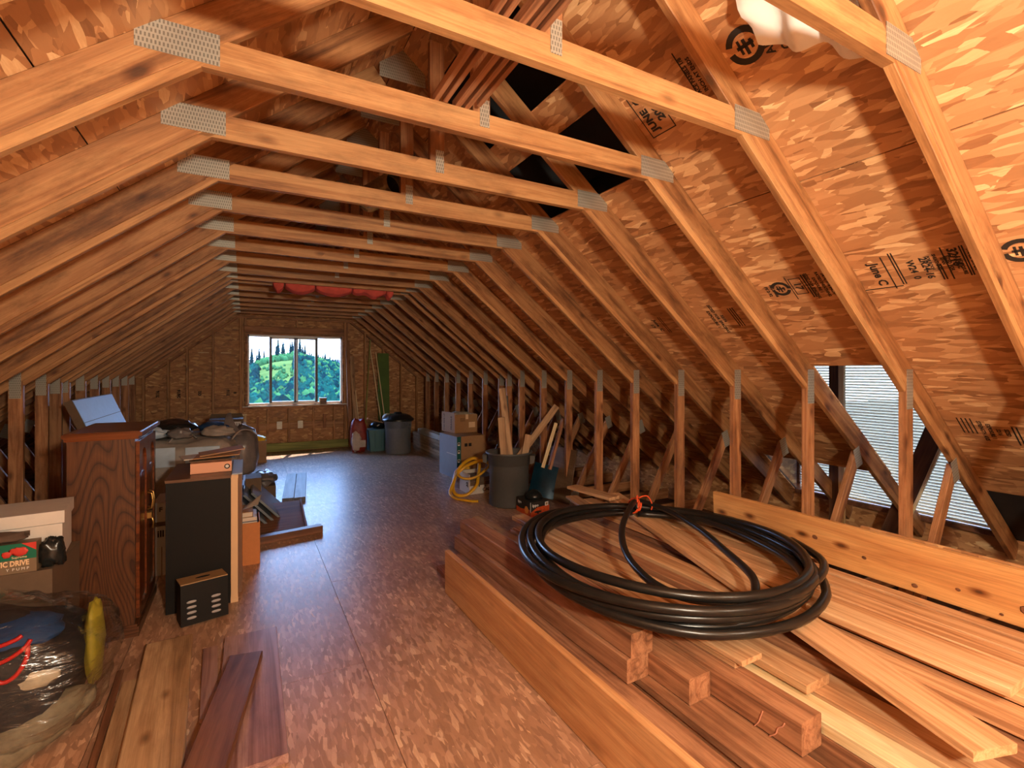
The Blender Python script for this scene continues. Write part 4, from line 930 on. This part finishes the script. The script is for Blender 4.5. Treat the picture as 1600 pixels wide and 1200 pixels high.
tag(blob((3.43, 8.7, .43), (.06, .35, .06), 66, .3, 3, nu=18, nv=10, zmin=.365).build('black_bundle', M['black_plastic']), 'black plastic bundle lying on the long stack beside the white board', 'bundle')

cn = bin_('trash_can', 2.75, 9.92, 'lidded grey trash can standing near the window wall', 'can_far', .26, .29, .68, .4)
MB().lathe([(.318, .665), (.322, .70), (.30, .715), (.24, .77), (.16, .80), (.09, .805), (.07, .835), (0, .84)], 32).build('lid', M['black_plastic'], cn, TR(2.75, 9.92, 0))
tt = thing('teal_tote', (2.47, 10.35, 0), 'teal plastic tote between the lidded grey can and the red sack', 'tote')
MB().prism([(-.19, 0), (.19, 0), (.22, .42), (-.22, .42)], -.16, .16).build('tote_body', M['teal_tote'], tt, TR(2.47, 10.47, 0) @ XZ); MB().box(-.235, .235, -.18, .18, .42, .455).build('rim', M['teal_tote'], tt, TR(2.47, 10.47, 0))
for q in (-.1, .06): MB().box(q, q+.02, -.185, -.16, .05, .42).build('rib', M['teal_tote'], tt, TR(2.47, 10.47, 0))
tag(beam('wood_scrap', (2.20, 10.24, .70), (2.52, 10.27, .60), .06, .02, M['plank']), 'pale wood scrap sticking out over the teal tote', 'scrap')
tag(blob((2.47, 10.47, .53), (.17, .14, .075), 71, .3, 2, nu=18, nv=10, zmin=.457).build('dark_tarp', M['black_plastic']), 'dark crumpled tarp piled on the teal tote', 'tarp')
cc = [(2.62+.10*math.cos(a*.52), 10.27+.05*math.sin(a*.52)*.4, .68+.10*math.sin(a*.52)) for a in range(60)]
tag(MB().tube([(x, y-.002*i, z) for i, (x, y, z) in enumerate(cc)], .012, 6).build('cord_coil', M['rope']), 'pale coiled cord hanging behind the lidded grey can', 'cord')
sk = thing('red_sack', (2.06, 10.35, 0), 'red and white crumpled sack standing by the teal tote', 'sack')
blob((2.06, 10.40, .33), (.165, .13, .36), 75, .16, 2.2, .7, 28, 20, 0, fine=.07).build('sack_body', M['red_sack'], sk)
blob((2.0, 10.32, .24), (.10, .075, .22), 76, .2, 2.5, .8, 20, 14, .01, fine=.08).build('white_panel', M['white_sack'], sk)
MB().box(2.03, 2.17, 10.245, 10.252, .12, .26).build('printed_panel', M['white_sack'], sk)
for i, (p0, p1, w_, h_, mt, lab) in enumerate([
    ((2.01, 11.0, .02), (1.97, 11.16, 2.35), .08, .03, 'fir', 'tall brown board leaning on the wall just right of the window'),
    ((2.13, 10.95, .02), (2.06, 11.16, 2.0), .09, .025, 'plank', 'second brown board leaning on the wall right of the window'),
    ((2.21, 10.9, .02), (2.09, 11.15, 1.75), .02, .02, 'pale', 'thin pale stick leaning on the wall behind the red sack'),
    ((2.26, 10.85, .02), (2.45, 11.1, 2.38), .022, .022, 'green_wood', 'thin greenish stick leaning to the right behind the red sack'),
    ((2.70, 10.8, .02), (2.43, 11.1, 2.28), .022, .022, 'pale', 'thin pale stick leaning to the left behind the lidded grey can'),
    ((2.79, 10.85, .02), (2.57, 11.1, 2.1), .022, .022, 'pale', 'thin light stick leaning along the green panel')]):
    tag(beam('leaning_stick' if i > 1 else 'leaning_board', p0, p1, w_, h_, M[mt], None, (0, 1, 0), .002), lab, 'stick' if i > 1 else 'board', 'sticks and boards leaning by the window')
tag(MB().box(0, .25, -.012, .012, 0, 2.08).build('green_panel', M['green_panel'], None, TR(2.62, 11.02, .0) @ RX(math.radians(-3))), 'tall narrow dark green panel leaning on the window wall', 'panel')
sb = thing('sill_block', (1.46, 11.2, .965), 'small wooden block standing on the window sill', 'block')
MB().box(1.41, 1.54, 11.165, 11.26, .966, 1.10).build('block', M['brownbd'], sb); MB().box(1.395, 1.41, 11.165, 11.26, .966, 1.11).build('edge', M['pale'], sb)

# ------------------------------------------------------------------ lumber pile
def pl(xa, ya, xb_, yb2, w_, top, th, mt, lab, cat='plank', name='plank', grp='lumber pile', c=.004):
    return tag(beam(name, (xa, ya, top-th/2), (xb_, yb2, top-th/2), w_, th, M[mt], None, (0, 0, 1), c), lab, cat, grp)
pl(1.375, -.6, 1.345, 3.485, .04, .322, .32, 'tan_board', 'wide tan board standing on edge along the left side of the lumber pile', 'board', 'edge_board')
pl(1.79, 1.885, 1.76, 4.06, .148, .344, .127, 'timber', 'topmost rough square timber at the left of the pile, splintered end', 'timber', 'timber', c=.006)
pl(1.77, 1.894, 1.71, 4.07, .148, .216, .125, 'timber', 'square timber lying directly under the topmost splintered one', 'timber', 'timber', c=.006)
pl(1.92, 1.63, 1.90, 4.0, .146, .216, .125, 'timber', 'square timber whose short end shows right of the splintered timber', 'timber', 'timber', c=.006)
t4 = pl(2.075, 1.19, 2.06, 3.9, .142, .232, .14, 'timber', 'reddish square timber with chalk marks at the near edge of the pile', 'timber', 'timber', c=.006)
for q, pts in enumerate([[(0, 0, .04), (.01, .03, .02), (.03, .02, 0), (.04, .04, -.03), (.07, .03, -.06)], [(.10, 0, .03), (.11, .02, .0), (.12, .01, -.03), (.14, .02, -.06)]]):
    MB().tube(catmull([(2.001-.0005, 1.26+a, .15+b) for a, _, b in pts], 5), .003, 5).build('chalk_mark', M['ink_red'], t4)
for i, (x, w_, top, y0_, lab) in enumerate([(1.49, .16, .045, .2, 'brown board on the floor between the edge board and the timbers'), (1.64, .18, .088, .35, 'dark board directly beneath the two left timbers'), (1.92, .26, .088, .4, 'broad dark board beneath the short-ended timber'), (2.335, .36, .13, .2, 'broad base board lying under the pale creamy board of the pile'), (2.75, .46, .240, .2, 'broad base board under the middle planks of the pile'), (3.23, .46, .29, .2, 'broad base board under the right planks of the pile')]):
    pl(x, y0_, x, 3.9+.05*i, w_, top, top-.002 if i in (0, 3, 4, 5) else .043, 'timber', lab)
pl(1.64, .5, 1.64, 3.8, .17, .044, .042, 'timber', 'lowest dark board under the left timbers'); pl(1.92, .5, 1.92, 3.8, .24, .044, .042, 'timber', 'lowest dark board under the short-ended timber')
pl(2.225, .2, 2.225, 3.3, .14, .190, .058, 'pale', 'pale creamy board beside the chalk-marked timber')
pl(2.41, .3, 2.41, 3.9, .20, .200, .068, 'cedar', 'cedar plank lowest right of the pale creamy board')
pl(2.155, 1.56, 2.16, 3.85, .15, .264, .028, 'cedar', 'thin grooved cedar board with short end over the pale board')
pl(2.155, 1.52, 2.16, 3.80, .15, .293, .027, 'cedar', 'upper thin grooved cedar board with short end over the pale board')
pl(2.335, 1.31, 2.35, 3.7, .178, .246, .044, 'cedar', 'short cedar plank with its square end near the pale board')
pl(2.36, 1.98, 2.31, 4.1, .145, .295, .046, 'cedar', 'cedar plank with rounded end lying inside the pipe coil', c=.018)
pl(2.56, 1.7, 2.5, 4.0, .10, .292, .05, 'timber', 'dark reddish plank seen through the middle of the pipe coil')
tag(beam('plank', (2.34, .70, .323), (3.36, 4.0, .381), .20, .038, M['cedar'], None, (0, 0, 1), .004), 'long cedar plank lying diagonally across the pile under the coil', 'plank', 'lumber pile')
pl(2.72, .35, 2.70, 4.0, .17, .300, .044, 'cedar', 'cedar plank right of the diagonal one, running out of the picture')
pl(2.88, .70, 2.88, 1.80, .165, .342, .038, 'cedar', 'cedar plank directly under the brightest plank of the pile')
pl(2.82, .775, 2.82, 1.60, .165, .384, .041, 'cedar_pale', 'brightest cedar plank on top of the pile, square near end')
pl(3.03, .3, 3.03, 4.1, .13, .328, .036, 'cedar', 'reddish cedar plank just right of the brightest plank')
pl(3.17, .3, 3.17, 4.15, .14, .332, .040, 'cedar', 'brown cedar plank in the middle right of the pile')
pl(3.315, .3, 3.315, 3.95, .14, .338, .046, 'cedar', 'cedar plank second from the knotty board at the right of the pile')
pl(3.43, .2, 3.43, 3.6, .085, .350, .058, 'cedar', 'narrow cedar plank at the foot of the knotty board')
pl(2.86, 3.55, 3.02, 4.22, .13, .366, .025, 'cedar', 'short cedar end sticking out beyond the far side of the coil')
pl(3.20, 3.75, 3.12, 4.35, .15, .436, .03, 'cedar', 'cedar offcut by the knee posts beyond the orange tie')
pl(2.02, 3.3, 1.98, 4.35, .09, .262, .02, 'plank', 'grey weathered board beside the topmost timber, behind the coil')
kb = tag(MB().cham(4.4, .038, .298, .004).build('knotty_board', M['knotty'], None, frame((3.51, 2.82, .509), (0, -1, 0), (-.06, 0, 1))), 'knotty pine board standing on edge against the knee posts right of the pile', 'board')
random.seed(5)
for (yk, zk, r) in ((2.42, .56, .012), (1.98, .52, .017), (1.67, .48, .011), (1.36, .56, .022), (1.20, .46, .009), (1.40, .405, .012), (.92, .46, .026), (.76, .57, .015), (1.02, .40, .007), (2.1, .62, .007), (.86, .62, .008), (1.75, .63, .006)):
    blob((0, 0, 0), (r*1.25, r, .0012), yk, .15, 2, nu=14, nv=6).build('knot', M['brownbd'], kb, frame((3.51, yk, zk), (0, -1, 0), (-.06, 0, 1)) @ TR(0, -.0192, 0) @ RX(PI/2))
tag(MB().cham(3.6, .022, .30, .003).build('rough_board', M['osb_wall'], None, frame((3.548, 1.71, .518), (0, -1, 0), (-.06, 0, 1))), 'rough-edged strand board standing behind the knotty board', 'board')

# ------------------------------------------------------------------ coil of black pipe
co = thing('pipe_coil', (2.5, 2.45, .40), 'big coil of black plastic pipe lying on the lumber pile', 'pipe coil')
pts = []; NL = 7; random.seed(3)
offs = [(random.uniform(-.05, .05), random.uniform(-.05, .05), random.uniform(0, 6.28)) for _ in range(NL+1)]
def ringpt(a, loop):
    k = a % (2*PI)
    f = loop; i = int(min(f, NL-1)); t = f-i
    ox = offs[i][0]*(1-t)+offs[i+1][0]*t; oy = offs[i][1]*(1-t)+offs[i+1][1]*t
    base = 1.0+.075*math.cos(2*(k-math.radians(50)))-.03*max(0, math.cos(k-math.radians(222)))-.055*max(0, math.cos(k-math.radians(150)))-.10*max(0, math.cos(k-.35))
    r = base+.045*math.sin(k*2+offs[i][2])*(.5+.5*math.sin(k+1))+.02*((i*37) % 5-2)
    lay = (i % 4)*.043+ .012*math.sin(k*3+i)
    z = .415+lay*(.75+.35*math.sin(k-2.6))+.02*max(0, math.sin(k-.8))
    return Vector((2.54+ox+r*math.cos(k), 2.50+oy+r*math.sin(k), max(z, .408)))
N = 72
for s_ in range(NL*N+1):
    a = math.radians(55)-2*PI*s_/N
    pts.append(ringpt(a, s_/N))
MB().tube(pts, .026, 9).build('pipe', M['pipe'], co)
inner = [pts[0]+Vector((0, 0, .05)), (2.98, 3.24, .53), (2.52, 2.86, .50), (2.23, 2.50, .47), (2.09, 2.16, .45), (2.10, 1.92, .44), (2.22, 1.76, .45), (2.47, 1.62, .47), (2.76, 1.58, .50), (3.08, 1.70, .52), (3.34, 2.05, .50)]
MB().tube(catmull(inner, 9), .024, 8).build('pipe', M['pipe'], co)
inner2 = [(3.08, 3.30, .52), (3.14, 3.02, .50), (3.06, 2.62, .47), (2.86, 2.22, .46), (2.62, 1.86, .48), (2.47, 1.72, .47), (2.30, 1.62, .44), (2.10, 1.60, .45), (1.92, 1.70, .46)]
MB().tube(catmull(inner2, 9), .024, 8).build('pipe', M['pipe'], co)
mt_ = MB(); tc_ = Vector((3.05, 3.30, .47))
for q in range(3):
    mt_.tube([tc_+Vector((.018*q-.02+.02*math.sin(a), .062*math.cos(a), .062*math.sin(a)+.01)) for a in [2*PI*i/14 for i in range(14)]], .007, 6, closed=True)
mt_.tube(catmull([tc_+Vector((0, -.05, .09)), tc_+Vector((.05, -.10, .11)), tc_+Vector((.06, -.15, .05)), tc_+Vector((.05, -.15, 0))], 6), .006, 6)
mt_.tube(catmull([tc_+Vector((0, -.05, .09)), tc_+Vector((-.05, -.08, .12)), tc_+Vector((-.06, -.10, .07))], 6), .006, 6)
mt_.build('orange_tie', M['orange'], co)

# ------------------------------------------------------------------ outside: hillside and trees
gd = struct('ground')
MB().box(-300, 300, -200, 75, -8, -7).build('soil', M['soil'], gd)
ho = struct('hill')
def ridge(q):   # q = x/y, tangent of elevation of ridge
    P_ = [(-.6, .0), (-.05, .004), (.0036, .0086), (.048, .0265), (.086, .031), (.125, .024), (.167, .006), (.26, -.03), (.8, -.06)]
    for a, b in zip(P_, P_[1:]):
        if q <= b[0]: return a[1]+(b[1]-a[1])*(q-a[0])/(b[0]-a[0])
    return P_[-1][1]
D0, D1 = 120, 420
def hz_(q, y):
    t = (y-D0)/(D1-D0); base = -.085
    e_ = base+(ridge(q)-base)*min(1, max(0, t))**.9
    if t > 1: e_ -= (t-1)*.1
    return 1.68+y*e_+1.5*noise.noise(Vector((q*30, y*.02, 0)))
m = MB(); vs = []; nq, ny_ = 60, 30
for j in range(ny_+1):
    y = 60+j*(480-60)/ny_
    for i in range(nq+1):
        q = -.6+i*1.4/nq; vs.append((q*y, y, hz_(q, y)))
m.add(vs, [(j*(nq+1)+i, j*(nq+1)+i+1, (j+1)*(nq+1)+i+1, (j+1)*(nq+1)+i) for j in range(ny_) for i in range(nq)], 0, True)
m.build('slope', M['meadow'], ho)
fh = MB(); vs = []
for i in range(41):
    q = -.5+i*1.5/40; h_ = 1.68+2500*(.012+.016*math.exp(-((q-.17)/.06)**2)+.008*noise.noise(Vector((q*8, 3, 0))))
    for k in range(3): vs.append((q*(2500+150*k), 2500+300*k, (-60, h_, -60)[k]))
fh.add(vs, [(i*3+k, (i+1)*3+k, (i+1)*3+k+1, i*3+k+1) for i in range(40) for k in range(2)], 0, True)
f2 = struct('mountain'); fh.build('slope', M['far_hill'], f2)
def conifer(seed):
    m = MB(); random.seed(seed)
    m.tube([(0, 0, 0), (0, 0, 9)], [.25, .1], 6)
    for i in range(7):
        z = .6+i*1.35; r = 2.4*(1-i/8.2)
        n = 9; vs = [(r*(1+.25*random.uniform(-1, 1))*math.cos(2*PI*j/n), r*(1+.25*random.uniform(-1, 1))*math.sin(2*PI*j/n), z-.5*random.random()) for j in range(n)]+[(0, 0, z+2.2)]
        m.add(vs, [(j, (j+1) % n, n) for j in range(n)]+[tuple(range(n-1, -1, -1))], 0, False)
    return m.mesh('conifer', M['tree_dark'])
CF = [conifer(s_) for s_ in (1, 2, 3)]
random.seed(8)
qs = [.004, .010, .018, .022, .030, .050, .053, .060, .062, .074, .077, .080, .083, .090, .095, .099, .103, .107, .110, .120, .123, .127, .131, .135, .140, .144, .149, .154, .158, .163, .168, .173]
for i, q in enumerate(qs):
    y = 415; s_ = random.uniform(.75, 1.25)*(1.0 if q < .1 else .62)
    tag(mobj('conifer', CF[i % 3], TR(q*y, y, hz_(q, y)-.6) @ Matrix.Diagonal((s_*.85, s_*.85, s_*1.15, 1)) @ RZ(i)), '%s conifer from the %s along the far ridge line beyond the window' % ((ORD[i], 'left') if i < 16 else (ORD[31-i], 'right')), 'tree', 'conifers along the far ridge')
fo_ = MB(); random.seed(4)
def clump(c, r, mi):
    k = 8; vs = []; 
    for i in range(5):
        th = PI*(i+.3)/5.0
        for j in range(k):
            ph = 2*PI*j/k; rr = r*(1+.35*random.uniform(-1, 1))
            vs.append((c[0]+rr*math.sin(th)*math.cos(ph), c[1]+rr*math.sin(th)*math.sin(ph), c[2]+rr*1.25*math.cos(th)))
    fo_.add(vs, [(i*k+j, (i+1)*k+j, (i+1)*k+(j+1) % k, i*k+(j+1) % k) for i in range(4) for j in range(k)]+[tuple(range(k-1, -1, -1))[::-1]], mi, True)
for i in range(2600):
    t = random.random()**.8; q = random.uniform(-.06, .24); y = 80+t*290
    clear = .018 < q < .083 and .45 < (y-D0)/(D1-D0) < .95
    if clear and random.random() < .82: continue
    r = random.uniform(1.3, 3.0)*(.45+y/500) if not clear else random.uniform(.6, 1.3)
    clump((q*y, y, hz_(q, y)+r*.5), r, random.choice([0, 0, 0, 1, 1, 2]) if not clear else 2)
for i in range(420):
    q = random.uniform(-.06, .24); y = random.uniform(392, 406); r_ = random.uniform(1.2, 2.6)
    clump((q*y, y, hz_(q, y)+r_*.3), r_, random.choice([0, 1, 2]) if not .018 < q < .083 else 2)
o = fo_.build('forest', [M['tree_haze'], M['tree_dark'], M['tree_light']]); o['kind'] = 'stuff'; o['label'] = 'bluish green woods covering the hillside beyond the window'; o['category'] = 'forest'
# lettering becomes plain mesh
bpy.context.view_layer.update()
dg = bpy.context.evaluated_depsgraph_get()
for o in [o for o in SC.objects if o.type == 'FONT']:
    me = bpy.data.meshes.new_from_object(o.evaluated_get(dg)); nm = o.name; cu = o.data
    q = bpy.data.objects.new('x', me); COL.objects.link(q); q.parent = o.parent; q.matrix_basis = o.matrix_basis.copy()
    bpy.data.objects.remove(o); bpy.data.curves.remove(cu); q.name = nm
